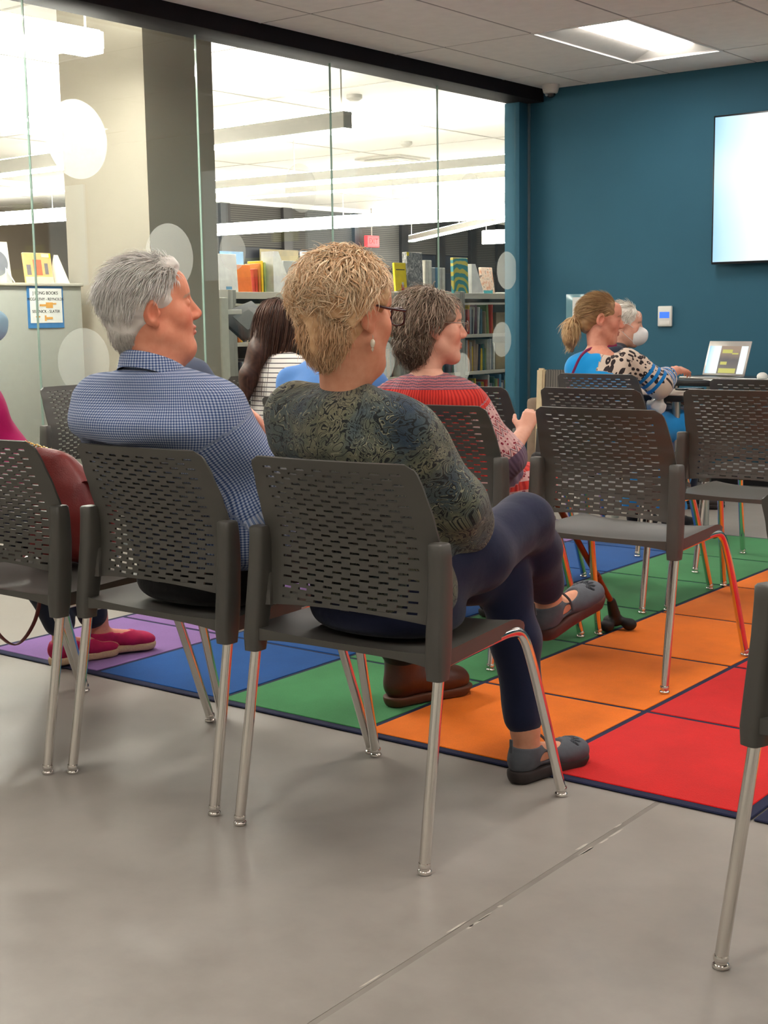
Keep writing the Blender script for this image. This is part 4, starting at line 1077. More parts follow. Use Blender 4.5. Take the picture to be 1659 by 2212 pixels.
class TS:
    """primitive adder through a frame matrix"""
    def __init__(s, S, M): s.S, s.M = S, np.array(M)
    def p(s, a): return s.M[:3, :3] @ np.array(a, float) + s.M[:3, 3]
    def cone(s, a, b, ra, rb=None, k=.02, op='add'): s.S.cone(s.p(a), s.p(b), ra, rb, k, op)
    def ell(s, c, r, rot=None, k=.02, op='add'): s.S.ell(s.p(c), r, s.M[:3, :3] @ (np.eye(3) if rot is None else rot), k, op)
def limb(S, pts, rs, k=.025): S.chain(pts, rs, k)
def std_body(S, J, feet=(), hands=(), tor=None):
    for sd in 'LR':
        limb(S, [J['hip' + sd], J['knee' + sd], J['ank' + sd]], [.070, .050, .034]); S.cone(J['hip' + sd], np.array(J['hip' + sd]) * .5 + np.array(J['knee' + sd]) * .5, .078, .062)
        limb(S, [J['sh' + sd], J['elb' + sd], J['wri' + sd]], [.046, .036, .026])
    S.loft(tor, .04)
    for M in feet: foot_sdf(TS(S, M))
    for kw in hands: hand_sdf(S, **kw)
def collar(o, c, rx, ry, hb, m, yaw=0, drop=.05, leaf=.035, gap=.5, n=40):
    """folded shirt collar, standing at the back, open at the front"""
    bm = bmesh.new(); rows = []
    for i in range(n + 1):
        t = -math.pi + gap + (2 * math.pi - 2 * gap) * i / n      # 0 = back
        f = (1 - math.cos(t)) / 2                                # 0 back, 1 front
        ct, st_ = math.cos(t), math.sin(t); nx, ny = math.sin(t), -math.cos(t)
        row = []
        for (rr, z) in ((0, -.01), (.001, hb * .55), (.004, hb), (.008, hb + .002), (.012, hb * .9), (.017, hb * .4), (.020 + .006 * f, hb * .9 - leaf * (1 + .3 * f))):
            row.append(bm.verts.new((c[0] + nx * (rx + rr), c[1] + ny * (ry + rr), c[2] + z - drop * f)))
        rows.append(row)
    for a, b in zip(rows, rows[1:]):
        for k in range(len(a) - 1): bm.faces.new((a[k], b[k], b[k + 1], a[k + 1]))
    bmesh.ops.rotate(bm, verts=bm.verts, cent=c, matrix=Matrix.Rotation(R(yaw), 3, 'Z'))
    bmesh.ops.recalc_face_normals(bm, faces=bm.faces)
    bmesh.ops.solidify(bm, geom=bm.faces[:], thickness=.0018)
    me = fin(bm, 60); P = np.zeros(len(me.vertices) * 3); me.vertices.foreach_get('co', P); P = P.reshape(-1, 3)
    th = np.arctan2(P[:, 0] - c[0], -(P[:, 1] - c[1])); at = me.attributes.new('pc', 'FLOAT_VECTOR', 'POINT'); at.data.foreach_set('vector', np.stack([th * rx, P[:, 2], 0 * th], 1).astype(np.float32).ravel())
    return link('collar', me, m, o)
def glasses(o, HM, m, lens_m, rim=.0022, w_=.024, hh=.019, y=.118, z=.004, square=2.6, name='glasses', temple_r=.0022):
    t = bmesh.new()
    for sx in (-1, 1):
        pts = []
        for k in range(25):
            a = 2 * math.pi * k / 24; ca, sa = math.cos(a), math.sin(a); pts.append((sx * .034 + w_ * abs(ca) ** (2 / square) * (1 if ca > 0 else -1), y - abs(sx * .034 + w_ * ca) * .14, z + hh * abs(sa) ** (2 / square) * (1 if sa > 0 else -1)))
        tube(t, pts, rim, 6, cap=False)
        tube(t, [(sx * .058, y - .008, z + .010), (sx * .072, y - .02, z + .012), (sx * .0795, .04, z + .016), (sx * .084, -.005, z + .022), (sx * .081, -.03, z + .0)], temple_r, 6)
    tube(t, [(-.011, y - .001, z + .004), (0, y + .003, z + .007), (.011, y - .001, z + .004)], rim, 6)
    me = fin(t, 60); me.transform(Matrix(HM.tolist())); g_ = link(name, me, m, o)
    bm = bmesh.new()
    for sx in (-1, 1):
        vs_ = []
        for k in range(24):
            a = 2 * math.pi * k / 24; ca, sa = math.cos(a), math.sin(a); vs_.append(bm.verts.new((sx * .034 + w_ * abs(ca) ** (2 / square) * (1 if ca > 0 else -1), y - abs(sx * .034 + w_ * ca) * .14, z + hh * abs(sa) ** (2 / square) * (1 if sa > 0 else -1))))
        bm.faces.new(vs_)
    me = fin(bm); me.transform(Matrix(HM.tolist())); link('lens', me, lens_m, g_)
    return g_
M_frame = mat('dark_burgundy_acetate', rgb(58, 26, 32), .25, var=.1); M_wire = mat('thin_wire', rgb(150, 140, 130), .3, .8)

# ================================================================== woman in the floral blouse
OW = (-1.885, 2.49, 0)
SKW = (226, 160, 128)
fR = foot_frame((.045, .565, .322), (.075, .815, .395)); fL = foot_frame((.125, .300, .022), (.172, .545, .022))
JW = dict(hipL=(-.09, -.07, .555), kneeL=(.055, .365, .515), ankL=(.132, .345, .13), hipR=(.085, -.07, .565), kneeR=(.095, .405, .650), ankR=(.050, .600, .43),
          shL=(-.190, -.150, .940), elbL=(-.255, -.03, .735), wriL=(-.06, .19, .655), shR=(.120, -.100, .930), elbR=(.165, .010, .745), wriR=(.06, .22, .68))
TW = [(.46, .0, -.06, .165, .105, 0), (.6, 0, -.065, .145, .095, 0), (.75, -.015, -.085, .145, .09, 0), (.88, -.035, -.125, .155, .085, 0), (.955, -.04, -.135, .125, .068, 0), (1.0, -.042, -.137, .068, .055, 0)]
wo, HMW = make_person('seated person with short curly blonde hair, floral blouse and crossed legs', OW, SKW, ((-.022, -.140, 1.165), -8, -2),
    lambda S: std_body(S, JW, (fR, fL), (dict(wrist=JW['wriR'], dirv=(-.5, .75, -.25), palm_n=(0, 0, -1), curl=22, side=-1), dict(wrist=JW['wriL'], dirv=(.6, .7, -.1), palm_n=(0, 0, -1), curl=22, side=1)), TW),
    (-.36, -.32, -.005), (.28, .86, 1.16), .0075, neck_base=(-.04, -.135, .985), fem=True, neck_r=.053, jowl=.004, brow=(170, 130, 100), h=.0027)
def blouse(S):
    S.loft([(.515, .0, -.055, .196, .130, 0), (.57, .0, -.058, .188, .122, 0), (.66, -.005, -.066, .170, .112, 2), (.78, -.018, -.090, .172, .110, 3), (.88, -.035, -.125, .185, .108, 4), (.955, -.04, -.135, .172, .092, 5), (.995, -.042, -.137, .118, .074, 5), (1.008, -.042, -.139, .088, .064, 5)], .03)
    limb(S, [JW['shR'], JW['elbR'], (.150, .075, .690)], [.058, .060, .062], .045); limb(S, [JW['shL'], JW['elbL'], (-.20, .05, .70)], [.058, .058, .055], .045)
    S.cone((-.15, -.150, .955), (.07, -.125, .948), .046, .046, .05)
    S.ell((.158, .055, .700), (.050, .055, .060), k=.02)
    S.cone((.150, .09, .675), (.145, .10, .665), .043, .041, .006)
armsW = [(1, [JW['shR'], JW['elbR'], (.15, .09, .68)], .062), (2, [JW['shL'], JW['elbL'], (-.2, .05, .7)], .062)]
cloth(wo, 'blouse', (-.36, -.28, .43), (.26, .19, 1.03), .0065, blouse, M_floral, (.0075, 40, 3, (1, 1, .55)), lambda P: pat(P, ((-.02, -.1), 0), .16, armsW), 2)
def trousersW(S):
    S.loft([(.455, 0, -.035, .180, .140, 0), (.50, 0, -.04, .192, .146, 0), (.58, 0, -.045, .165, .108, 0)], .03)
    limb(S, [JW['hipR'], (.10, .17, .60), JW['kneeR'], (.078, .485, .565), (.058, .565, .455)], [.092, .084, .068, .064, .052], .03)
    limb(S, [JW['hipL'], (-.01, .15, .535), JW['kneeL'], (.098, .355, .36), (.128, .345, .165)], [.088, .076, .064, .060, .051], .03)
cloth(wo, 'trousers', (-.22, -.24, .12), (.24, .68, .76), .0065, trousersW, M_navyp, (.0026, 34, 5, (1, 1, 1)), None, 2)
# hair
def mW(d): return ~(((d[:, 1] > .50) & (d[:, 2] < .40)) | ((np.abs(d[:, 0]) > .70) & (d[:, 2] < .0) & (d[:, 1] > -.08)) | ((d[:, 2] < -.42) & (d[:, 1] > -.55)) | (d[:, 2] < -.80))
def capW(S):
    S.ell((0, -.026, .046), (.096, .110, .094), k=0); S.ell((0, -.066, -.035), (.064, .048, .072), k=.05)
    S.ell((0, .135, -.035), (.12, .085, .115), k=.02, op='sub')
    for sx in (-1, 1): S.ell((sx * .100, .020, -.034), (.042, .042, .064), k=.025, op='sub')
cp, cf_ = hair_cap(capW, .0048, (.0055, 95), 4)
flW = lambda d: np.stack([d[:, 0] * .9 + .5 * np.sin(d[:, 2] * 7 + d[:, 1] * 4), -.55 + d[:, 1] * .4 + .4 * np.cos(d[:, 0] * 6 + d[:, 2] * 3), -.35 + .6 * np.sin(d[:, 0] * 6 + d[:, 1] * 5)], 1)
colsW = ((216, 170, 124), (255, 230, 196))
add_hair(wo, HMW, [(cp, cf_, capcol(cp, (196, 150, 106), (230, 192, 150))),
    strands(1900, (V3(0, -.026, .050), V3(.094, .108, .094)), lambda d: mW(d) & (d[:, 2] > -.60), flW, .060, .0025, 9, .10, .010, .75, .03, 5, .14, 1.02, colsW, .10, 4),
    strands(2200, (V3(0, -.026, .050), V3(.095, .109, .095)), lambda d: mW(d) & (d[:, 2] > -.60), flW, .060, .0012, 8, .12, .010, .8, .03, 6, .16, 1.02, ((224, 182, 136), (255, 236, 206))),
    strands(500, (V3(0, -.026, .050), V3(.098, .112, .098)), lambda d: mW(d) & (d[:, 2] > -.2), flW, .035, .0005, 7, .45, .008, .8, .03, 7, .35, 1.04, ((226, 190, 146), (252, 234, 206))),
    strands(1800, (V3(0, -.066, -.030), V3(.064, .048, .074)), lambda d: (d[:, 1] < .25) & (d[:, 2] < .75), lambda d: np.tile([0, -.05, -1.0], (len(d), 1)), .040, .0014, 6, .18, .004, .6, .05, 8, .2, 1.02, ((204, 158, 116), (244, 208, 168)))])
glasses(wo, HMW, M_frame, M_glass, .0026, .025, .019, .124, .004, 3.0, temple_r=.003)
bm = bmesh.new(); tube(bm, [(0, 0, .014), (.001, .001, .006)], .0008, 6); lathe(bm, [(.001, .006), (.0045, .003), (.0058, -.003), (.0045, -.010), (.002, -.013), (.0035, -.016), (.0008, -.021)], 12)
me = fin(bm, 50); me.transform(Matrix.Translation((.082, -.004, -.053))); me.transform(Matrix(HMW.tolist())); link('earring', me, mat('pearl', rgb(232, 222, 200), .2, .2), wo)

# mary-jane shoes
M_sho = mat('slate_nubuck', rgb(84, 88, 96), .75, var=.1, scale=60, bump=.2, bscale=500); M_sole = mat('dark_rubber', rgb(48, 40, 40), .7); M_sole2 = mat('brown_sole', rgb(84, 46, 40), .7)
def mary_jane(o, M, solem):
    S = SDF((-.062, -.02, -.03), (.066, .275, .12), .0026)
    foot_sdf(S, .245, .02, .0045); S.ell((.006, .205, .026), (.047, .055, .030), k=.02)
    S.ell((0, .118, .096), (.042, .066, .068), k=.004, op='sub')                # opening
    S.v = np.maximum(S.v, (S.ax[2] - .070)[None, None, :].astype(np.float32))
    S.cone((0, .050, .060), (0, .050, .12), .0335, .036, .003, 'sub')
    for sx in (-1, 1): S.ell((sx * .038, .086, .036), (.022, .024, .0130), k=.003, op='sub')
    for k in range(7):                                                       # punched petals on the toe
        a = R(-72 + 24 * k); S.ell((.006 + .031 * math.sin(a), .186 + .031 * math.cos(a), .060), (.0050, .0135, .028), rot=eul(0, 0, -math.degrees(a)), k=.0008, op='sub')
    S.v = np.maximum(S.v, (-.006 - S.ax[2])[None, None, :].astype(np.float32))
    P, F = S.mesh(); P = relax(P, F, 1); sh = link('shoe', np_mesh(xf(P, M), F, 'shoe'), M_sho, o)
    S = SDF((-.065, -.03, -.035), (.07, .285, .035), .004)
    S.cone((0, .030, .0), (.003, .12, -.001), .036, .034, .01); S.cone((.003, .12, .0), (.007, .205, .002), .035, .047, .01); S.ell((.008, .218, .004), (.045, .042, .02), k=.01)
    zz = S.ax[2][None, None, :]; S.v = np.maximum(S.v, np.maximum(zz - .012, -.021 - zz).astype(np.float32)); P, F = S.mesh(); link('sole', np_mesh(xf(relax(P, F, 1), M), F, 'sole'), solem, sh)
    bm = bmesh.new()
    tube(bm, bez([(-.043, .098, .030), (-.034, .100, .062), (0, .096, .086), (.034, .100, .062), (.043, .098, .030)], 20), .0042, 8, flat=.55); me = fin(bm, 60); me.transform(Matrix(M.tolist())); link('strap', me, M_sho, sh)
    bm = bmesh.new(); bbox(bm, -.005, .005, -.008, -.004, .06, .095, .001, 1); me = fin(bm); me.transform(Matrix(M.tolist())); link('pull_tab', me, M_sho, sh)
    return sh
mary_jane(wo, fR, M_sole2); mary_jane(wo, fL, M_sole)

# ================================================================== man in gingham
OM = (-2.48, 2.49, 0); SKM = (222, 146, 116)
fR = foot_frame((.072, .640, .037), (.150, .900, .037)); fL = foot_frame((.145, .395, .640), (.375, .480, .690))
JM = dict(hipL=(-.10, -.06, .56), kneeL=(-.20, .36, .620), ankL=(.10, .385, .690), hipR=(.10, -.06, .56), kneeR=(.12, .40, .54), ankR=(.084, .685, .14),
          shL=(-.205, -.175, .945), elbL=(-.285, -.05, .745), wriL=(-.10, .17, .66), shR=(.130, -.110, .930), elbR=(.188, .0, .725), wriR=(.07, .22, .67))
TM = [(.46, 0, -.04, .145, .09, 0), (.6, 0, -.045, .14, .085, 0), (.75, -.01, -.07, .15, .08, 0), (.88, -.025, -.12, .155, .08, 0), (.96, -.035, -.145, .13, .06, 0), (1.03, -.04, -.15, .075, .055, 0)]
mo, HMM = make_person('seated person with swept white hair and a blue gingham shirt', OM, SKM, ((-.045, -.150, 1.186), -33, 9, 3),
    lambda S: std_body(S, JM, (fR, fL), (dict(wrist=JM['wriR'], dirv=(-.5, .75, -.25), palm_n=(0, 0, -1), curl=22, side=-1), dict(wrist=JM['wriL'], dirv=(.6, .7, -.1), palm_n=(0, 0, -1), curl=22, side=1)), TM),
    (-.40, -.32, -.005), (.30, .95, 1.18), .008, neck_base=(-.04, -.150, 1.02), neck_r=.063, jowl=.010, brow=(190, 160, 140), lip=(196, 110, 96), h=.0027)
def shirtM(S):
    S.loft([(.545, .015, -.045, .215, .135, 0), (.60, .012, -.050, .21, .130, 0), (.68, .005, -.058, .205, .120, 3), (.80, -.012, -.090, .212, .120, 6), (.90, -.028, -.135, .218, .124, 9), (.985, -.036, -.150, .198, .106, 10), (1.03, -.040, -.152, .135, .090, 10), (1.052, -.042, -.152, .085, .076, 10)], .03)
    limb(S, [JM['shR'], JM['elbR'], (.15, .12, .695)], [.066, .066, .058], .07); limb(S, [JM['shL'], JM['elbL'], (-.2, .08, .70)], [.066, .064, .058], .07)
    S.ell((.10, .0, .64), (.13, .10, .10), k=.04)
    S.ell((-.04, -.225, .905), (.185, .070, .050), rot=eul(0, 0, 6), k=.05)
armsM = [(1, [JM['shR'], JM['elbR'], (.15, .12, .695)], .07), (2, [JM['shL'], JM['elbL'], (-.2, .08, .7)], .07)]
cloth(mo, 'shirt', (-.40, -.32, .43), (.32, .22, 1.08), .0068, shirtM, M_ging, (.0068, 30, 7, (1, 1, .6)), lambda P: pat(P, ((-.02, -.1), R(6)), .19, armsM), 2)
collar(mo, (-.043, -.150, 1.052), .070, .068, .040, M_ging, yaw=2, drop=.06, leaf=.034)
def trousersM(S):
    S.loft([(.455, 0, -.03, .19, .138, 0), (.50, 0, -.035, .20, .140, 0), (.56, 0, -.035, .17, .105, 0)], .03)
    for sd in 'LR':
        k_ = np.array(JM['knee' + sd]); a_ = np.array(JM['ank' + sd]); limb(S, [JM['hip' + sd], k_, k_ * .35 + a_ * .65, a_ + (V3(0, -.01, .04) if sd == 'R' else V3(-.03, 0, 0))], [.092, .074, .066, .062], .03)
cloth(mo, 'trousers', (-.32, -.24, .13), (.28, .80, .78), .0085, trousersM, M_blackp, (.003, 34, 5), None, 1)
def boot(o, M):
    S = SDF((-.065, -.04, -.03), (.07, .31, .22), .0045)
    foot_sdf(S, .275, .02, .009); S.cone((0, .048, .05), (0, .044, .20), .046, .049, .03); S.cone((0, .10, .05), (.005, .19, .036), .046, .040, .03); S.ell((.006, .215, .03), (.049, .07, .036), k=.02)
    S.v = np.maximum(S.v, (S.ax[2] - .165)[None, None, :].astype(np.float32)); P, F = S.mesh(); b_ = link('boot', np_mesh(xf(relax(P, F, 1), M), F), mat('brown_leather', rgb(74, 40, 28), .4, var=.2, scale=14, bump=.2, bscale=120), o)
    S = SDF((-.07, -.04, -.045), (.075, .325, .04), .0045); S.cone((0, .030, 0), (.003, .12, 0), .044, .040, .01); S.cone((.003, .12, 0), (.008, .235, 0), .040, .053, .01); S.ell((.009, .25, 0), (.05, .048, .02), k=.01)
    zz = S.ax[2][None, None, :]; S.v = np.maximum(S.v, np.maximum(zz - .004, -.027 - zz).astype(np.float32)); P, F = S.mesh(); link('sole', np_mesh(xf(P, M), F), mat('tan_welt', rgb(92, 58, 42), .6), b_)
boot(mo, fR); boot(mo, fL)
def mM(d): return ~(((d[:, 1] > .62) & (d[:, 2] < .36)) | ((np.abs(d[:, 0]) > .62) & (d[:, 2] < .10) & (d[:, 1] > -.22)) | ((d[:, 2] < -.30) & (d[:, 1] > -.45)) | (d[:, 2] < -.82))
def capM(S):
    S.ell((0, -.020, .044), (.084, .102, .092), k=0); S.ell((0, -.064, -.030), (.056, .042, .060), k=.04); S.ell((0, .055, .105), (.05, .035, .022), k=.03)
    S.ell((0, .128, -.030), (.11, .075, .110), k=.015, op='sub')
    for sx in (-1, 1): S.ell((sx * .096, .014, -.034), (.036, .046, .062), k=.012, op='sub')
cp, cf_ = hair_cap(capM, .0048, (.0022, 110), 9)
flM = lambda d: np.stack([d[:, 0] * .35, -.9 + .1 * d[:, 1], -.55 - .5 * np.abs(d[:, 0]) - .9 * (d[:, 1] < -.3)], 1)
sfM = (V3(0, -.019, .042), V3(.080, .099, .089)); colsM = ((212, 207, 200), (255, 252, 247))
add_hair(mo, HMM, [(cp, cf_, capcol(cp, (204, 198, 190), (236, 231, 224))),
    strands(3800, sfM, mM, flM, lambda d: np.where(d[:, 2] > .5, .060, .045), .0013, 6, .30, .002, .5, .02, 15, .14, 1.035, colsM),
    strands(1300, (V3(0, -.064, -.030), V3(.053, .041, .064)), lambda d: (d[:, 1] < .1) & (d[:, 2] < .5), lambda d: np.tile([0, -.05, -1.0], (len(d), 1)), .036, .0011, 6, .14, .001, .6, .05, 8, .12, 1.02, ((190, 183, 175), (236, 231, 224))),
    strands(520, (V3(0, -.015, .046), V3(.080, .098, .092)), lambda d: (d[:, 1] > .45) & (d[:, 2] > .42) , lambda d: np.stack([d[:, 0] + .2, .1 - 0 * d[:, 1], .3 + 0 * d[:, 1]], 1), .045, .0013, 7, .5, .004, .5, .04, 18, .25, 1.03, colsM)])
# ================================================================== woman in the red blouse
def simple_feet(o, frames, m, solem, name='shoe', L=.245):
    for M in frames:
        S = SDF((-.062, -.02, -.03), (.066, .275, .10), .006); foot_sdf(S, L, .02, .005); S.v = np.maximum(S.v, (S.ax[2] - .062)[None, None, :].astype(np.float32)); S.ell((0, .115, .085), (.034, .065, .05), k=.006, op='sub'); S.cone((0, .05, .055), (0, .05, .12), .034, .036, .003, 'sub')
        P, F = S.mesh(); sh = link(name, np_mesh(xf(relax(P, F, 1), M), F), m, o)
        S = SDF((-.065, -.03, -.035), (.07, .285, .035), .007); S.cone((0, .030, .0), (.003, .12, -.001), .036, .034, .01); S.cone((.003, .12, .0), (.007, .205, .0), .035, .046, .01); S.ell((.008, .22, .0), (.043, .035, .02), k=.01)
        zz = S.ax[2][None, None, :]; S.v = np.maximum(S.v, np.maximum(zz - .008, -.018 - zz).astype(np.float32)); P, F = S.mesh(); link('sole', np_mesh(xf(P, M), F), solem, sh)
OR = (-2.638, 3.93, 0.0098); SKR = (228, 172, 148)
fR = foot_frame((.02, .30, .022), (.06, .55, .022)); fL = foot_frame((-.20, .36, .022), (-.21, .61, .022))
JR = dict(hipL=(-.17, -.05, .555), kneeL=(-.19, .37, .52), ankL=(-.20, .40, .12), hipR=(.01, -.05, .555), kneeR=(.03, .38, .52), ankR=(.028, .345, .12),
          shL=(-.285, -.115, .860), elbL=(-.34, .02, .66), wriL=(-.16, .22, .66), shR=(.000, -.040, .860), elbR=(.100, .055, .665), wriR=(.075, .200, .735))
TR = [(.46, -.07, -.04, .165, .115, 0), (.6, -.08, -.045, .155, .11, 0), (.75, -.10, -.06, .155, .10, 0), (.86, -.125, -.085, .15, .085, 0), (.93, -.135, -.09, .10, .065, 0), (.96, -.135, -.09, .07, .06, 0)]
ro, HMR = make_person('seated person with wavy grey-brown hair and a red patterned blouse', OR, SKR, ((-.130, -.060, 1.108), -40, 2),
    lambda S: std_body(S, JR, (fR, fL), (dict(wrist=JR['wriR'], dirv=(.0, .5, .55), palm_n=(-.3, .8, -.4), curl=58, side=-1, L=.17), dict(wrist=JR['wriL'], dirv=(.6, .7, 0), palm_n=(0, 0, -1), curl=22, side=1)), TR),
    (-.44, -.30, -.005), (.24, .66, 1.09), .0075, neck_base=(-.135, -.085, .93), fem=True, neck_r=.050, brow=(150, 130, 110), h=.0036)
def blouseR(S):
    S.loft([(.455, -.06, -.035, .20, .135, 0), (.58, -.07, -.04, .19, .13, 0), (.70, -.09, -.05, .182, .122, 3), (.80, -.11, -.072, .180, .115, 6), (.88, -.125, -.088, .170, .10, 9), (.935, -.132, -.092, .118, .078, 9), (.960, -.135, -.090, .070, .064, 9)], .03)
    limb(S, [JR['shR'], JR['elbR'], (.085, .085, .665)], [.060, .058, .050], .06); limb(S, [JR['shL'], JR['elbL'], (-.28, .09, .66)], [.060, .056, .05], .06)
    limb(S, [JR['hipR'], (.02, .20, .545), (.035, .36, .53)], [.095, .088, .08], .03); limb(S, [JR['hipL'], (-.18, .2, .545), (-.19, .33, .53)], [.095, .088, .08], .03)
armsR = [(1, [JR['shR'], JR['elbR'], (.085, .085, .665)], .06), (2, [JR['shL'], JR['elbL'], (-.28, .09, .66)], .06)]
cloth(ro, 'blouse', (-.46, -.26, .43), (.22, .48, .99), .0072, blouseR, M_boho, (.0040, 50, 13, (1.3, 1.3, .3)), lambda P: pat(P, ((-.11, -.06), R(6)), .17, armsR), 1)
# lace cuff
bm = bmesh.new(); n = 28; rws = []
ax = Vector((-.10, .30, .55)).normalized(); u = ax.orthogonal().normalized(); w2 = ax.cross(u); c0 = Vector((.094, .080, .672))
for i in range(n):
    a = 2 * math.pi * i / n; d = u * math.cos(a) + w2 * math.sin(a); rws.append([bm.verts.new(c0 + d * (.047 + .004 * (i % 2)) + ax * t_) for t_ in (-.012, .006, .020 + .008 * (i % 4 == 0))])
for i in range(n):
    a, b = rws[i], rws[(i + 1) % n]
    for k in range(2): bm.faces.new((a[k], b[k], b[k + 1], a[k + 1]))
bmesh.ops.solidify(bm, geom=bm.faces[:], thickness=.0012); link('lace_cuff', fin(bm, 30), mat('white_lace', rgb(236, 232, 228), .9), ro)
def trR(S):
    for sd in 'LR':
        k_ = np.array(JR['knee' + sd]); a_ = np.array(JR['ank' + sd]); limb(S, [(np.array(JR['hip' + sd]) + k_) / 2, k_, k_ * .35 + a_ * .65], [.074, .068, .052], .03)
cloth(ro, 'trousers', (-.30, .05, .12), (.14, .50, .64), .009, trR, M_blackp, (.002, 34, 5), None, 1)
simple_feet(ro, (fR, fL), M_blackp, M_sole)
def mR(d): return ~(((d[:, 1] > .45) & (d[:, 2] < .45)) | ((d[:, 2] < -.25) & (d[:, 1] > -.1)) | (d[:, 2] < -.85))
def capR(S):
    S.ell((0, -.024, .050), (.092, .110, .094), k=0); S.ell((0, -.055, -.045), (.080, .068, .085), k=.04)
    S.ell((0, .130, -.035), (.11, .085, .115), k=.02, op='sub')
    for sx in (-1, 1): S.ell((sx * .06, .055, -.06), (.05, .045, .06), k=.015, op='sub')
cp, cf_ = hair_cap(capR, .0055, (.0045, 80), 14)
flR = lambda d: np.stack([d[:, 0] * .5 + .2 * np.sin(d[:, 1] * 9), -.5 + .1 * d[:, 1], -1.0 + 0 * d[:, 0]], 1)
colsR = ((112, 92, 76), (196, 176, 156))
add_hair(ro, HMR, [(cp, cf_, capcol(cp, (100, 82, 68), (150, 130, 112))),
    strands(2000, (V3(0, -.024, .048), V3(.088, .106, .090)), mR, flR, .075, .0020, 7, .30, .008, .9, .05, 25, .22, 1.05, colsR),
    strands(1200, (V3(0, -.055, -.035), V3(.080, .068, .080)), lambda d: (d[:, 1] < .35) & (d[:, 2] < .4), lambda d: np.tile([0, -.1, -1.0], (len(d), 1)), .06, .0016, 8, .3, .010, 1.2, .05, 28, .3, 1.02, ((84, 66, 54), (150, 128, 108)))])
glasses(ro, HMR, M_wire, M_glass, .0013, .022, .018, .122, .004, 2.2, temple_r=.0014)

# ================================================================== woman in blue at the table
OLp = (-3.36, 6.20, 0.0098); SKL = (214, 146, 122)
fR = foot_frame((.20, .30, .022), (.24, .55, .022)); fL = foot_frame((-.02, .34, .022), (-.02, .59, .022))
JL = dict(hipL=(-.06, -.02, .555), kneeL=(.10, .40, .555), ankL=(-.01, .38, .12), hipR=(.12, -.02, .555), kneeR=(.20, .40, .555), ankR=(.21, .35, .12),
          shL=(-.145, -.01, .870), elbL=(-.19, .14, .70), wriL=(.02, .36, .84), shR=(.100, .060, .915), elbR=(.215, .170, .790), wriR=(.165, .480, .845))
TL = [(.46, .02, -.02, .165, .115, -8), (.6, .01, -.01, .155, .105, -8), (.75, -.01, 0, .155, .10, -10), (.87, -.035, .005, .15, .085, -14), (.94, -.045, .01, .10, .065, -14), (.975, -.048, .012, .07, .06, -14)]
lo_, HML = make_person('seated person with a blonde ponytail, blue top and leopard print sleeves', OLp, SKL, ((-.050, .045, 1.118), -52, -6),
    lambda S: std_body(S, JL, (fR, fL), (dict(wrist=JL['wriR'], dirv=(.05, 1, .02), palm_n=(-.4, 0, -1), curl=30, side=-1, L=.17), dict(wrist=JL['wriL'], dirv=(.35, .8, .0), palm_n=(0, 0, -1), curl=28, side=1, L=.17)), TL),
    (-.32, -.20, -.005), (.34, .76, 1.10), .0085, neck_base=(-.047, .012, .945), fem=True, neck_r=.048, brow=(140, 106, 84))
def topL(S):
    S.loft([(.455, .03, -.015, .20, .135, -8), (.60, .015, -.01, .18, .122, -8), (.75, -.01, 0, .172, .112, -10), (.86, -.03, .005, .165, .10, -14), (.925, -.044, .01, .125, .08, -14), (.965, -.047, .012, .068, .062, -14)], .03)
    limb(S, [JL['shR'], JL['elbR'], (.20, .28, .815)], [.062, .068, .060], .04); limb(S, [JL['shL'], JL['elbL'], (-.12, .22, .76)], [.06, .056, .05], .08)
armsL = [(1, [(-.02, .01, .965), (.10, .06, .915), JL['elbR'], (.20, .28, .815)], .088), (2, [JL['shL'], JL['elbL'], (-.12, .22, .76)], .06)]
cloth(lo_, 'tunic', (-.30, -.19, .43), (.33, .36, 1.0), .008, topL, M_leo, (.0035, 36, 23), lambda P: pat(P, ((-.01, 0), 0), .17, armsL), 1)
def trL(S):
    for sd in 'LR':
        k_ = np.array(JL['knee' + sd]); a_ = np.array(JL['ank' + sd]); limb(S, [JL['hip' + sd], k_, k_ * .4 + a_ * .6, a_ + V3(0, 0, .03)], [.098, .088, .08, .08], .03)
cloth(lo_, 'trousers', (-.20, -.16, .12), (.36, .54, .70), .010, trL, M_azure, (.006, 30, 5), None, 1)
simple_feet(lo_, (fR, fL), M_blackp, M_sole)
def mL(d): return ~(((d[:, 1] > .60) & (d[:, 2] < .50)) | ((np.abs(d[:, 0]) > .66) & (d[:, 2] < .05) & (d[:, 1] > -.25)) | ((d[:, 2] < -.30) & (d[:, 1] > -.45)) | (d[:, 2] < -.7))
def capL(S):
    S.ell((0, -.018, .040), (.080, .100, .090), k=0); S.ell((0, -.07, -.02), (.055, .04, .055), k=.03); S.ell((0, .126, -.030), (.11, .075, .112), k=.015, op='sub')
    for sx in (-1, 1): S.ell((sx * .096, .012, -.034), (.036, .044, .060), k=.012, op='sub')
    S.ell((0, -.118, .0), (.020, .018, .018), k=.01); S.chain([(0, -.125, -.005), (0, -.150, -.05), (0, -.145, -.115), (0, -.13, -.165)], [.022, .034, .034, .012], .01)
cp, cf_ = hair_cap(capL, .0055, (.002, 110), 31)
flL = lambda d: np.stack([-d[:, 0] * .9, -1.0 + 0 * d[:, 0], -.35 - .3 * d[:, 2]], 1); colsL = ((140, 104, 70), (206, 172, 124))
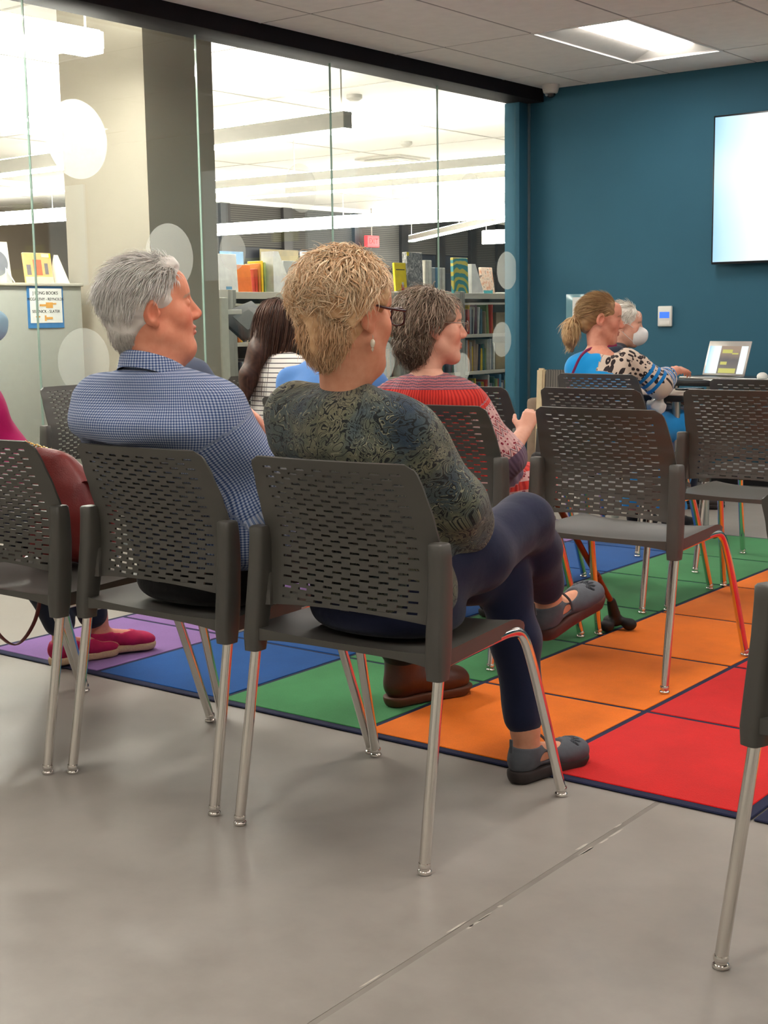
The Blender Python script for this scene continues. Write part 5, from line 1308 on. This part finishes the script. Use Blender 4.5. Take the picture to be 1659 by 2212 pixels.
add_hair(lo_, HML, [(cp, cf_, capcol(cp, (132, 98, 66), (178, 140, 96))),
    strands(1800, (V3(0, -.018, .040), V3(.079, .099, .089)), mL, flL, .07, .0015, 7, .05, .0, .5, .0, 35, .08, 1.02, colsL),
    strands(700, (V3(0, -.140, -.06), V3(.028, .028, .06)), lambda d: d[:, 2] > -.8, lambda d: np.tile([0, -.05, -1.0], (len(d), 1)), .085, .0015, 7, .15, .003, .6, .03, 36, .12, 1.02, ((170, 134, 90), (222, 190, 142)))])
bm = bmesh.new(); tube(bm, bez([(.02, .09, .99), (-.07, -.06, .965), (-.115, -.115, .86), (-.16, -.125, .72)], 20), .007, 8, flat=.3); link('bag_strap', fin(bm, 60), mat('magenta_strap', rgb(150, 40, 92), .6), lo_)

# ================================================================== masked white-haired person
OWh = (-3.84, 7.36, 0.0); SKX = (220, 168, 146)
def plain_person(label, origin, skin, head, J, T, nb, cloth_m, tr_m, shoe_m, feet, blo, bhi, body_name='shirt', patt=None, bh=.011, hands=(), fem=True, sl=(.062, .058, .050), loft=None, ch=.010, nz=(.004, 34, 3), **hk):
    o, HM = make_person(label, origin, skin, head, lambda S: std_body(S, J, feet, hands, T), blo, bhi, bh, neck_base=nb, fem=fem, h=.0055, **hk)
    def top(S):
        S.loft([(z, x, y, a + .028, b + .024, w_) for (z, x, y, a, b, w_) in (loft or T)], .03)
        for sd in 'LR': limb(S, [J['sh' + sd], J['elb' + sd], np.array(J['elb' + sd]) * .25 + np.array(J['wri' + sd]) * .75], sl, .05)
    arms_ = [(1 + (sd == 'L'), [J['sh' + sd], J['elb' + sd], J['wri' + sd]], .06) for sd in 'RL']
    sp = ((T[3][1], T[3][2]), 0)
    c_ = cloth(o, body_name, (blo[0] - .03, blo[1] - .03, .43), (bhi[0] + .03, bhi[1], bhi[2]), ch, top, cloth_m, nz, (lambda P: pat(P, sp, .17, arms_)) if patt else None, 1)
    def tr(S):
        for sd in 'LR':
            k_ = np.array(J['knee' + sd]); a_ = np.array(J['ank' + sd]); limb(S, [J['hip' + sd], k_, k_ * .35 + a_ * .65, a_ + V3(0, 0, .03)], [.092, .072, .062, .056], .03)
    cloth(o, 'trousers', (blo[0], blo[1], .11), (bhi[0], bhi[1], .70), .011, tr, tr_m, (.003, 34, 5), None, 1)
    simple_feet(o, feet, shoe_m, M_sole)
    return o, HM
def seatJ(x=0, lean=0.0, hz=0.0, elb=.02):
    J = dict(hipL=(x - .09, -.04, .555), kneeL=(x - .10, .38, .53), ankL=(x - .10, .36, .13), hipR=(x + .09, -.04, .555), kneeR=(x + .10, .38, .53), ankR=(x + .10, .36, .13),
             shL=(x - .17, -.08 + lean, .91 + hz), elbL=(x - .21, .04 + lean, .70), wriL=(x - .08, .24, .66), shR=(x + .17, -.08 + lean, .91 + hz), elbR=(x + .21, .04 + lean, .70), wriR=(x + .08, .24, .66))
    T = [(.46, x, -.04, .165, .105, 0), (.6, x, -.045, .155, .10, 0), (.75, x, -.06 + lean * .4, .155, .095, 0), (.87, x, -.08 + lean * .8, .16, .085, 0), (.95 + hz, x, -.085 + lean, .10, .065, 0), (.985 + hz, x, -.085 + lean, .065, .058, 0)]
    return J, T
def seat_feet(x): return (foot_frame((x + .10, .32, .022), (x + .11, .565, .022)), foot_frame((x - .10, .32, .022), (x - .11, .565, .022)))
HANDS = lambda J: (dict(wrist=J['wriR'], dirv=(-.4, .8, -.2), palm_n=(0, 0, -1), curl=22, side=-1), dict(wrist=J['wriL'], dirv=(.4, .8, -.2), palm_n=(0, 0, -1), curl=22, side=1))
def short_hair(o, HM, cols, seed, n=800, L=.05, w_=.0018, fl=flM, mask=mM, cap=None, curl=.003):
    def cap_(S):
        S.ell((0, -.020, .044), (.086, .104, .094), k=0); S.ell((0, -.068, -.035), (.058, .044, .062), k=.03); S.ell((0, .128, -.030), (.11, .075, .110), k=.015, op='sub')
        for sx in (-1, 1): S.ell((sx * .096, .014, -.034), (.036, .046, .062), k=.012, op='sub')
    P, F = hair_cap(cap or cap_, .0065, (.003, 100), seed)
    return add_hair(o, HM, [(P, F, capcol(P, cols[0], cols[1])), strands(n, (V3(0, -.02, .044), V3(.082, .101, .090)), mask, fl, L, w_, 6, .25, curl, .6, .02, seed, .2, 1.03, cols)])
def mask_mesh(o, HM, m, name, puff=.012, half=False):
    """face mask covering nose to chin with ear loops"""
    S = SDF((-.085, -.01, -.15), (.085, .16, .02), .004)
    S.ell((0, .052, -.055), (.062, .075 + puff, .066), k=0); S.ell((0, .100, -.030), (.020, .030 + puff * .5, .022), k=.02)
    S.ell((0, .02, -.055), (.10, .050, .12), k=.004, op='sub')
    zz = S.ax[2][None, None, :]; S.v = np.maximum(S.v, np.maximum(zz - .002, -.118 - zz).astype(np.float32))
    P, F = S.mesh(); mk = link(name, np_mesh(xf(relax(P, F, 1), HM), F), m, o)
    bm = bmesh.new()
    for sx in (-1, 1): tube(bm, bez([(sx * .056, .072, -.018), (sx * .078, .02, .012), (sx * .088, -.02, .0), (sx * .078, .0, -.04), (sx * .054, .066, -.09)], 16), .0016, 5)
    me = fin(bm, 60); me.transform(Matrix(HM.tolist())); link('ear_loop', me, M_whitecl, mk)
    return mk
J, T = seatJ(0)
xo, HMX = plain_person('seated person with white hair and a white face mask behind the laptop user', OWh, SKX, ((.0, -.02, 1.085), -4, -6), J, T, (0, -.06, .95), M_denim, M_denim, M_sole, seat_feet(0), (-.34, -.26, -.005), (.34, .66, 1.08), hands=HANDS(J))
xo.rotation_euler = (0, 0, R(-58))
short_hair(xo, HMX, ((206, 198, 186), (240, 236, 226)), 41, curl=.006, L=.06)
M_ffp = mat('white_respirator', rgb(232, 230, 228), .8); mask_mesh(xo, HMX, M_ffp, 'face_mask', .022)

# ================================================================== hunched person in blue
J, T = seatJ(-.11, .12, .02)
J['shL'] = (-.30, .02, .90); J['shR'] = (.045, .09, .90); J['elbL'] = (-.34, .16, .68); J['elbR'] = (.10, .22, .68)
T[3] = (.86, -.12, .035, .175, .10, 0); T[4] = (.965, -.125, .075, .12, .075, 0); T[5] = (1.02, -.12, .10, .07, .06, 0)
bo, HMB = plain_person('hunched person in a plain blue shirt, mostly hidden by the blonde woman', (-3.30, 4.05, .0098), SKM, ((-.095, .165, 1.125), 5, -14), J, T, (-.12, .095, .99), M_bluet, M_denim, M_sole, seat_feet(-.11), (-.46, -.26, -.005), (.26, .66, 1.12), hands=HANDS(J), fem=False, neck_r=.058)
short_hair(bo, HMB, ((60, 50, 42), (100, 84, 70)), 43)
# ================================================================== person in grey jacket
J, T = seatJ(-.03, .02, .03); J['elbR'] = (.235, .04, .735); J['wriR'] = (.195, .125, .790); J['shR'] = (.11, -.04, .915)
jo, HMJ = plain_person('person in a grey jacket over maroon, hidden behind the white-haired man', (-4.22, 4.10, .0098), SKM, ((-.105, -.10, 1.165), 0, 0), J, T, (-.04, -.06, 1.0), M_jack, M_denim, M_sole, seat_feet(-.03), (-.36, -.26, -.005), (.38, .66, 1.12), 'jacket', hands=(dict(wrist=(.195, .125, .790), dirv=(.55, .35, -.55), palm_n=(-.3, -.2, -.7), curl=16, side=-1, L=.19), HANDS(J)[1]), fem=False, bh=.008, sl=(.062, .056, .046))
short_hair(jo, HMJ, ((70, 60, 52), (110, 96, 84)), 47)
collar(jo, (-.035, -.06, 1.0), .068, .062, .02, M_maroon, drop=.05)
# ================================================================== girl with long hair
J, T = seatJ(-.05, .03, .0)
go, HMG = plain_person('girl with very long straight brown hair and a striped shirt', (-4.66, 5.30, .0), (226, 176, 150), ((-.115, .02, 1.120), 8, -14), J, T, (-.06, -.04, .95), M_strip, M_denim, M_sole, seat_feet(-.05), (-.36, -.26, -.005), (.30, .66, 1.08), patt=True, hands=HANDS(J))
def capG(S):
    S.ell((0, -.020, .042), (.086, .104, .093), k=0); S.ell((0, -.062, -.05), (.080, .060, .10), k=.04); S.ell((0, .130, -.035), (.10, .08, .12), k=.015, op='sub')
    S.chain([(-.01, -.075, -.06), (-.03, -.10, -.17), (-.07, -.115, -.29), (-.095, -.105, -.40)], [.075, .068, .050, .026], .03)
P, F = hair_cap(capG, .007, (.003, 60), 51, (-.2, -.22, -.46), (.16, .15, .2))
flG = lambda d: np.stack([-.12 + .15 * d[:, 0], -.25 + 0 * d[:, 0], -1 + 0 * d[:, 0]], 1)
add_hair(go, HMG, [(P, F, capcol(P, (50, 32, 26), (74, 48, 38))),
    strands(1100, (V3(0, -.022, .042), V3(.088, .106, .094)), lambda d: ~((d[:, 1] > .35) & (d[:, 2] < .6)), flG, lambda d: np.where(d[:, 1] < .1, .46, .40), .0022, 12, .02, .003, .5, .55, 52, .05, 1.02, ((48, 30, 25), (96, 62, 46)))])

# ================================================================== woman in magenta
OMg = (-3.70, 2.49, 0.0); SKG = (206, 132, 112)
fR = foot_frame((.080, .505, .038), (.155, .755, .032)); fL = foot_frame((.065, .365, .029), (.105, .615, .029))
J = dict(hipL=(-.11, -.05, .555), kneeL=(-.08, .36, .53), ankL=(.073, .405, .14), hipR=(.09, -.05, .555), kneeR=(.11, .38, .54), ankR=(.095, .535, .15),
         shL=(-.14, .06, .945), elbL=(-.20, .20, .72), wriL=(-.02, .32, .66), shR=(.15, .06, .950), elbR=(.235, .10, .725), wriR=(-.02, .30, .64))
T = [(.46, -.01, -.045, .165, .105, 0), (.6, 0, -.04, .155, .10, 0), (.75, .01, .0, .155, .10, 0), (.90, .0, .05, .165, .09, 0), (.99, .0, .085, .115, .07, 0), (1.05, .0, .10, .062, .058, 0)]
ko, HMK = make_person('person in magenta with a blue face mask, half cut by the left edge', OMg, SKG, ((.000, .145, 1.218), -48, -8), lambda S: std_body(S, J, (fR, fL), HANDS(J), T), (-.34, -.26, -.005), (.36, .78, 1.12), .009, neck_base=(.0, .10, 1.02), fem=True, neck_r=.05)
def topK(S):
    S.loft([(z, x, y, a + .03, b + .03, w_) for (z, x, y, a, b, w_) in T], .03)
    limb(S, [J['shR'], J['elbR'], (.16, .19, .68)], [.07, .080, .06], .04); limb(S, [J['shL'], J['elbL']], [.066, .066], .07)
cloth(ko, 'sweater', (-.34, -.26, .43), (.40, .36, 1.10), .009, topK, M_mag, (.005, 40, 61), None, 1)
def trK(S):
    for sd in 'LR':
        k_ = np.array(J['knee' + sd]); a_ = np.array(J['ank' + sd]); limb(S, [J['hip' + sd], k_, k_ * .35 + a_ * .65, a_ + V3(0, -.005, .02)], [.092, .074, .062, .054], .03)
cloth(ko, 'jeans', (-.34, -.24, .11), (.32, .62, .70), .009, trK, M_denim, (.003, 34, 5), None, 1)
M_pink = mat('magenta_canvas', rgb(176, 18, 76), .85, var=.12, scale=40, bump=.2, bscale=400); M_jute = mat('rope_sole', rgb(190, 160, 128), .85, var=.1, scale=200)
simple_feet(ko, (fR, fL), M_pink, M_jute, 'espadrille')
short_hair(ko, HMK, ((196, 180, 150), (230, 214, 186)), 63, curl=.006, L=.055)
M_surg = plain_cloth('blue_surgical_mask', rgb(168, 206, 228), .8, .06); mask_mesh(ko, HMK, M_surg, 'face_mask', .016)
# ------------------------------------------------------------------ wall screens and small things
def screen_mat(name, e, vign=False):
    s = NT(name); co = s.coord('Generated'); x, y, z = s.sep(co)
    left = s.ramp(s.math('ADD', s.math('MULTIPLY', x, 2.6), s.math('MULTIPLY', s.noise(co, 1.6, 2), .25)), [(0.02, rgb(128, 196, 250)), (.22, rgb(196, 234, 252)), (.5, rgb(238, 252, 252))])
    def inside(q, lo, hi): return s.math('MULTIPLY', s.math('GREATER_THAN', q, lo), s.math('LESS_THAN', q, hi))
    pic = s.ramp(s.math('ADD', z, s.math('MULTIPLY', s.noise(co, 3, 2), .3)), [(.2, rgb(112, 104, 96)), (.6, rgb(88, 84, 86)), (1.0, rgb(150, 128, 110))])
    for (x0, x1, z0, z1) in ((.36, .62, .74, .87), (.36, .53, .32, .43), (.35, .79, .02, .19), (.62, .78, .70, .75)): pic = s.mix(s.math('MULTIPLY', inside(x, x0, x1), inside(z, z0, z1)), pic, rgb(190, 186, 92))
    m_ = s.math('MULTIPLY', s.math('GREATER_THAN', x, .31), s.math('LESS_THAN', x, .83)); c = s.mix(m_, left, pic)
    s.base((.02, .02, .02, 1)); s.set(rough=.2); s.ln(c, s.b.inputs['Emission Color']); s.b.inputs['Emission Strength'].default_value = e; return s.m
M_scr = screen_mat('tv_picture', 1.05); M_bez = mat('black_bezel', rgb(18, 20, 26), .3)
for k, (x0, x1, lab) in enumerate(((-3.87, -2.15, 'large wall television with a pale blue picture on the teal wall'), (-.62, 1.10, 'second wall television further right on the teal wall, out of view'))):
    t = empty('wall_television', ((x0 + x1) / 2, YT - .04, 1.945)); setp(t, lab, 'television')
    W2 = (x1 - x0) / 2
    link('housing', boxm(-W2 - .008, W2 + .008, -.035, .0, -.478, .478, .004), M_bez, t)
    link('screen', boxm(-W2 + .004, W2 - .004, -.0375, -.0345, -.463, .466), M_scr, t)
    link('wall_mount', boxm(-.25, .25, 0, .04, -.2, .2), M_bez, t)
# thermostat
t = empty('thermostat', (-4.235, YT, 1.13)); setp(t, 'white thermostat with a blue display on the teal wall', 'thermostat')
M_wpl = mat('white_plastic', rgb(226, 224, 218), .4, var=.02)
link('plate', boxm(-.052, .052, -.022, 0, -.07, .07, .007, 3), M_wpl, t); link('display', boxm(-.036, .036, -.024, -.021, -.012, .030), emis('blue_lcd', rgb(50, 104, 214), .8), t); link('lower_cover', boxm(-.04, .04, -.024, -.021, -.06, -.028, .003), M_wpl, t)
# acrylic sign holder
t = empty('sign_holder', (-4.935, YT, 1.20)); setp(t, 'clear acrylic sign holder with white paper on the teal wall', 'sign holder')
link('acrylic', boxm(-.075, .075, -.020, 0, -.095, .095, .003), mat('acrylic', rgb(110, 150, 162), .15, var=.02, spec=.8), t); link('paper', boxm(-.02, .072, -.022, -.0195, -.06, .072), M_paper, t)
# dome camera
t = empty('dome_camera', (-5.06, 8.52, ZC)); setp(t, 'small white dome camera in the ceiling corner', 'camera')
bm = bmesh.new(); lathe(bm, [(.062, 0), (.062, -.01), (.050, -.055), (.036, -.062)], 28); link('housing', fin(bm, 40), M_wpl, t)
bm = bmesh.new(); lathe(bm, [(.036, -.060), (.034, -.072), (.026, -.084), (.012, -.090), (.003, -.0915)], 24); link('dome', fin(bm, 60), mat('smoked_dome', rgb(30, 34, 40), .08, var=.02), t)
bm = bmesh.new(); lathe(bm, [(.010, 0), (.012, -.004), (.009, -.010)], 12); o = link('lens', fin(bm, 60), mat('lens_grey', rgb(120, 130, 138), .1), t, (-.012, -.03, -.068), (R(-40), 0, 0))
# little sprinkler plate on the ceiling
bm = bmesh.new(); lathe(bm, [(.035, 0), (.035, -.004), (.012, -.012), (.012, -.02)], 20); o = link('sprinkler', fin(bm, 40), M_tile); o.location = (-3.0, 8.0, ZC); setp(o, 'round sprinkler plate on the ceiling beside the troffer', 'sprinkler')

# ---- tables
M_top = mat('grey_maple_laminate', rgb(176, 160, 146), .4, var=.05, scale=8); M_edge = mat('black_edge_band', rgb(26, 25, 27), .5); M_topd = mat('dark_laminate', rgb(60, 62, 68), .3, var=.05)
def table(x0, x1, y0, y1, label, topm, z=.74):
    t = empty('training_table', ((x0 + x1) / 2, (y0 + y1) / 2, 0)); setp(t, label, 'table')
    W2, D2 = (x1 - x0) / 2, (y1 - y0) / 2
    link('table_top', boxm(-W2 + .004, W2 - .004, -D2 + .004, D2 - .004, z - .005, z, .001, 1), topm, t)
    link('edge_band', boxm(-W2, W2, -D2, D2, z - .036, z - .0045, .004), M_edge, t)
    for sx in (-1, 1):
        for sy in (-1, 1):
            bm = bmesh.new(); tube(bm, [(sx * (W2 - .07), sy * (D2 - .07), .0), (sx * (W2 - .07), sy * (D2 - .07), z - .03)], .022, 12); link('leg', fin(bm, 50), M_alu, t)
    return t
table(-3.74, -3.05, 6.46, 6.98, 'table with a pale top under the hand of the woman in blue', M_top)
table(-3.86, -2.10, 7.85, 8.50, 'dark table against the teal wall carrying the open laptop', M_topd)
# laptop
t = empty('laptop', (-3.58, 8.16, .741), R(-15)); setp(t, 'open silver laptop with a bright screen on the dark table', 'laptop')
M_silver = mat('silver_lid', rgb(176, 170, 166), .35, .6, var=.03)
link('base', boxm(-.165, .165, -.23, .0, 0, .016, .005), M_silver, t); link('keyboard', boxm(-.145, .145, -.13, -.02, .016, .0175), M_blk, t)
lid = link('lid', boxm(-.165, .165, -.004, .004, 0, .225, .003), M_silver, t, (0, .0, .016), (R(-18), 0, 0))
M_scr2 = screen_mat('laptop_picture', 1.0); link('screen', boxm(-.150, .150, -.0055, -.0038, .012, .192), M_scr2, lid)
# papers, mouse, tissue on the dark table
pp = link('paper_stack', boxm(-.15, .15, -.1, .1, 0, .006, .001, 1), M_paper, None, (-3.32, 8.0, .741), (0, 0, R(12))); setp(pp, 'loose white papers lying in front of the laptop', 'paper')
pp = link('paper_sheet', boxm(-.1, .1, -.14, .14, 0, .003), M_paper, None, (-3.48, 7.93, .741), (0, 0, R(40))); setp(pp, 'single white sheet at the left of the papers', 'paper')
S = SDF((-.05, -.06, -.01), (.05, .06, .06), .004); S.ell((0, 0, .014), (.030, .048, .026), k=0); S.v = np.maximum(S.v, (-S.ax[2])[None, None, :].astype(np.float32)); P, F = S.mesh()
o = link('computer_mouse', np_mesh(P, F), M_wpl, None, (-3.27, 8.03, .748)); setp(o, 'white computer mouse resting on the papers', 'mouse')
link('scroll_wheel', boxm(-.003, .003, .015, .03, .034, .040, .001, 1), M_blk, o)
pn = link('phone', boxm(-.035, .035, -.07, .07, 0, .009, .003), M_blk, None, (-3.22, 6.90, .741), (0, 0, R(-30))); setp(pn, 'small dark phone beside the reaching hand', 'phone')
link('phone_screen', boxm(-.030, .030, -.062, .062, .009, .0096), mat('phone_glass', rgb(200, 200, 204), .1), pn)

# ---- lounge chair in the corner
t = empty('lounge_chair', (-4.39, 8.14, 0), R(-3)); setp(t, 'low lounge chair with cream sides and a dark woven back in the corner', 'lounge chair')
M_cream = mat('cream_upholstery', rgb(206, 186, 152), .8, var=.05); M_brown = mat('taupe_upholstery', rgb(128, 108, 92), .85, var=.08)
s = NT('woven_dark'); ck = s.new('ShaderNodeTexBrick'); ck.inputs['Scale'].default_value = 26; ck.inputs['Color1'].default_value = rgb(72, 68, 66); ck.inputs['Color2'].default_value = rgb(84, 80, 76); ck.inputs['Mortar'].default_value = rgb(150, 140, 128); ck.inputs['Mortar Size'].default_value = .03; s.ln(s.coord(), ck.inputs['Vector']); s.base(ck.outputs['Color']); s.set(rough=.8); M_wov = s.m
def prism(prof, x0, x1):
    n = len(prof); v = [(x0, y, z) for y, z in prof] + [(x1, y, z) for y, z in prof]
    f = [list(range(n))[::-1], list(range(n, 2 * n))] + [(i, (i + 1) % n, n + (i + 1) % n, n + i) for i in range(n)]
    bm = bmesh.new(); vv = [bm.verts.new(p) for p in v]; [bm.faces.new([vv[i] for i in q]) for q in f]; bmesh.ops.recalc_face_normals(bm, faces=bm.faces)
    bmesh.ops.bevel(bm, geom=bm.edges[:], offset=.012, segments=2, affect='EDGES'); return fin(bm, 40)
link('seat_cushion', prism([(-.3, .2), (.3, .2), (.3, .42), (-.3, .40)], -.30, .30), M_brown, t)
link('side_panel', prism([(-.34, .1), (-.12, .1), (-.13, .6), (-.27, .80), (-.31, .80)], -.36, -.30), M_cream, t)
link('side_panel', prism([(-.34, .1), (-.12, .1), (-.13, .6), (-.27, .80), (-.31, .80)], .30, .36), M_cream, t)
link('woven_back', prism([(-.32, .30), (-.26, .30), (-.27, .78), (-.30, .80)], -.30, .30), M_wov, t)
for sx in (-1, 1):
    bm = bmesh.new(); bbox(bm, -.055, .055, -.30, .34, .12, .60, .03, 3); link('arm', fin(bm, 40), M_brown, t, (sx * .40, .0, 0))
for sx in (-1, 1):
    for sy in (-1, 1): link('foot', boxm(sx * .26 - .02, sx * .26 + .02, sy * .24 - .02, sy * .24 + .02, 0, .21), M_blk, t)

# ---- cane with a three-toed rubber tip
t = empty('walking_cane', (-2.330, 4.40, .0098)); setp(t, 'reddish wooden walking cane with a black three-toed rubber tip', 'cane')
A, B = Vector((0, 0, .075)), Vector((-.030, -.50, .64))
bm = bmesh.new(); tube(bm, [A - (B - A).normalized() * .02, B], [.0105, .0115], 12); link('shaft', fin(bm, 50), mat('red_lacquer', rgb(128, 48, 30), .3, var=.2, scale=30), t)
bm = bmesh.new(); d = (B - A).normalized(); tube(bm, [A + d * .18, A + d * .20], .0135, 12); link('ferrule', fin(bm, 50), mat('brass_ring', rgb(120, 60, 40), .3, .3), t)
M_rub = mat('black_rubber', rgb(22, 21, 22), .6, var=.1)
S = SDF((-.09, -.10, -.002), (.10, .09, .13), .004); S.cone((0, 0, .035), A + d * .045, .024, .017, .01)
for a in (0, 120, 240):
    q = V3(math.cos(R(a + 20)) * .046, math.sin(R(a + 20)) * .046, 0); S.cone((0, 0, .04), q + V3(0, 0, .026), .017, .014, .008); S.ell(q * 1.1 + V3(0, 0, .022), (.027, .027, .022), k=.006)
S.v = np.maximum(S.v, (-S.ax[2])[None, None, :].astype(np.float32)); P, F = S.mesh(); link('rubber_tip', np_mesh(relax(P, F, 1), F), M_rub, t)
bm = bmesh.new(); tube(bm, bez([B, B + d * .03, B + d * .05 + Vector((.0, .02, .01)), B + d * .045 + Vector((.0, .09, .0))], 16), .012, 12); link('handle', fin(bm, 50), M_rub, t)

# ---- red handbag on the chair
t = empty('handbag', (-3.16, 2.59, .462)); setp(t, 'slouchy red leather handbag with gold hardware on a chair', 'handbag')
s = NT('red_leather'); co = s.coord(); s.base(s.ramp(s.noise(co, 7, 4), [(.3, rgb(96, 22, 22)), (.7, rgb(126, 34, 30))])); s.set(rough=.38, spec=.5); s.bump(s.math('ADD', s.noise(co, 260, 2), s.math('MULTIPLY', s.noise(co, 14, 3), 3)), .25, .003); M_rl = s.m
def bag(S):
    S.loft([(.004, .0, .0, .130, .085, 8), (.05, .0, .0, .138, .095, 8), (.15, .0, -.010, .130, .085, 10), (.24, -.015, -.03, .115, .062, 14), (.31, -.045, -.055, .085, .035, 16), (.345, -.065, -.07, .060, .018, 16)], .02, 2.8)
    S.ell((.06, .03, .16), (.06, .05, .09), rot=eul(0, 20, 10), k=.03)
cloth(t, 'bag_body', (-.24, -.2, -.01), (.22, .15, .38), .006, bag, M_rl, (.006, 26, 71, (1, 1, .8)), None, 2)
M_gold = mat('gold_metal', rgb(230, 196, 130), .2, .9, var=.05)
bm = bmesh.new()
for k in range(9):
    c_ = Vector((-.100 + .011 * k, -.082 + .004 * k, .350 - .003 * k)); pts = [c_ + Vector((math.cos(a) * .008, .003 * (k % 2) * math.sin(a), math.sin(a) * .006 + (0 if k % 2 else 0))) for a in [2 * math.pi * i / 10 for i in range(11)]]; tube(bm, pts, .0022, 6, cap=False)
link('chain', fin(bm, 60), M_gold, t)
bm = bmesh.new(); tube(bm, [Vector((-.048 + math.cos(a) * .010, -.094, .285 + math.sin(a) * .019)) for a in [2 * math.pi * i / 16 for i in range(17)]], .0032, 8, cap=False); link('clasp', fin(bm, 60), M_gold, t)
bm = bmesh.new(); tube(bm, bez([(.05, -.04, .22), (.105, -.02, .245), (.135, .0, .21), (.115, .02, .13)], 20), .016, 8, flat=.25, up=(0, 1, 0)); link('handle', fin(bm, 60), M_rl, t)
bm = bmesh.new(); tube(bm, bez([(-.12, -.02, .06), (-.155, -.05, .02), (-.185, -.12, -.04), (-.190, -.17, -.17), (-.180, -.10, -.262), (-.178, -.02, -.20), (-.180, .02, -.06), (-.155, .02, .02), (-.12, .02, .05)], 60), .012, 8, flat=.22, up=(1, 0, 0)); link('shoulder_strap', fin(bm, 60), M_rl, t)
# ---- crumpled white bag on the lap of the woman in blue
S = SDF((-.07, -.06, -.01), (.07, .06, .13), .004); S.loft([(.0, 0, 0, .045, .035, 0), (.05, 0, 0, .05, .038, 0), (.09, .0, 0, .03, .02, 0), (.115, .004, 0, .012, .01, 0)], .01); S.noise(.006, 90, 77); P, F = S.mesh()
o = link('plastic_bag', np_mesh(P, F), mat('white_film', rgb(214, 212, 208), .3, var=.05), None, (-3.17, 6.40, .645)); setp(o, 'crumpled white plastic bag on the lap of the woman in blue', 'bag')
link('twist_tie', boxm(-.012, .012, -.011, .011, .094, .100, .002, 1), M_wpl, o)
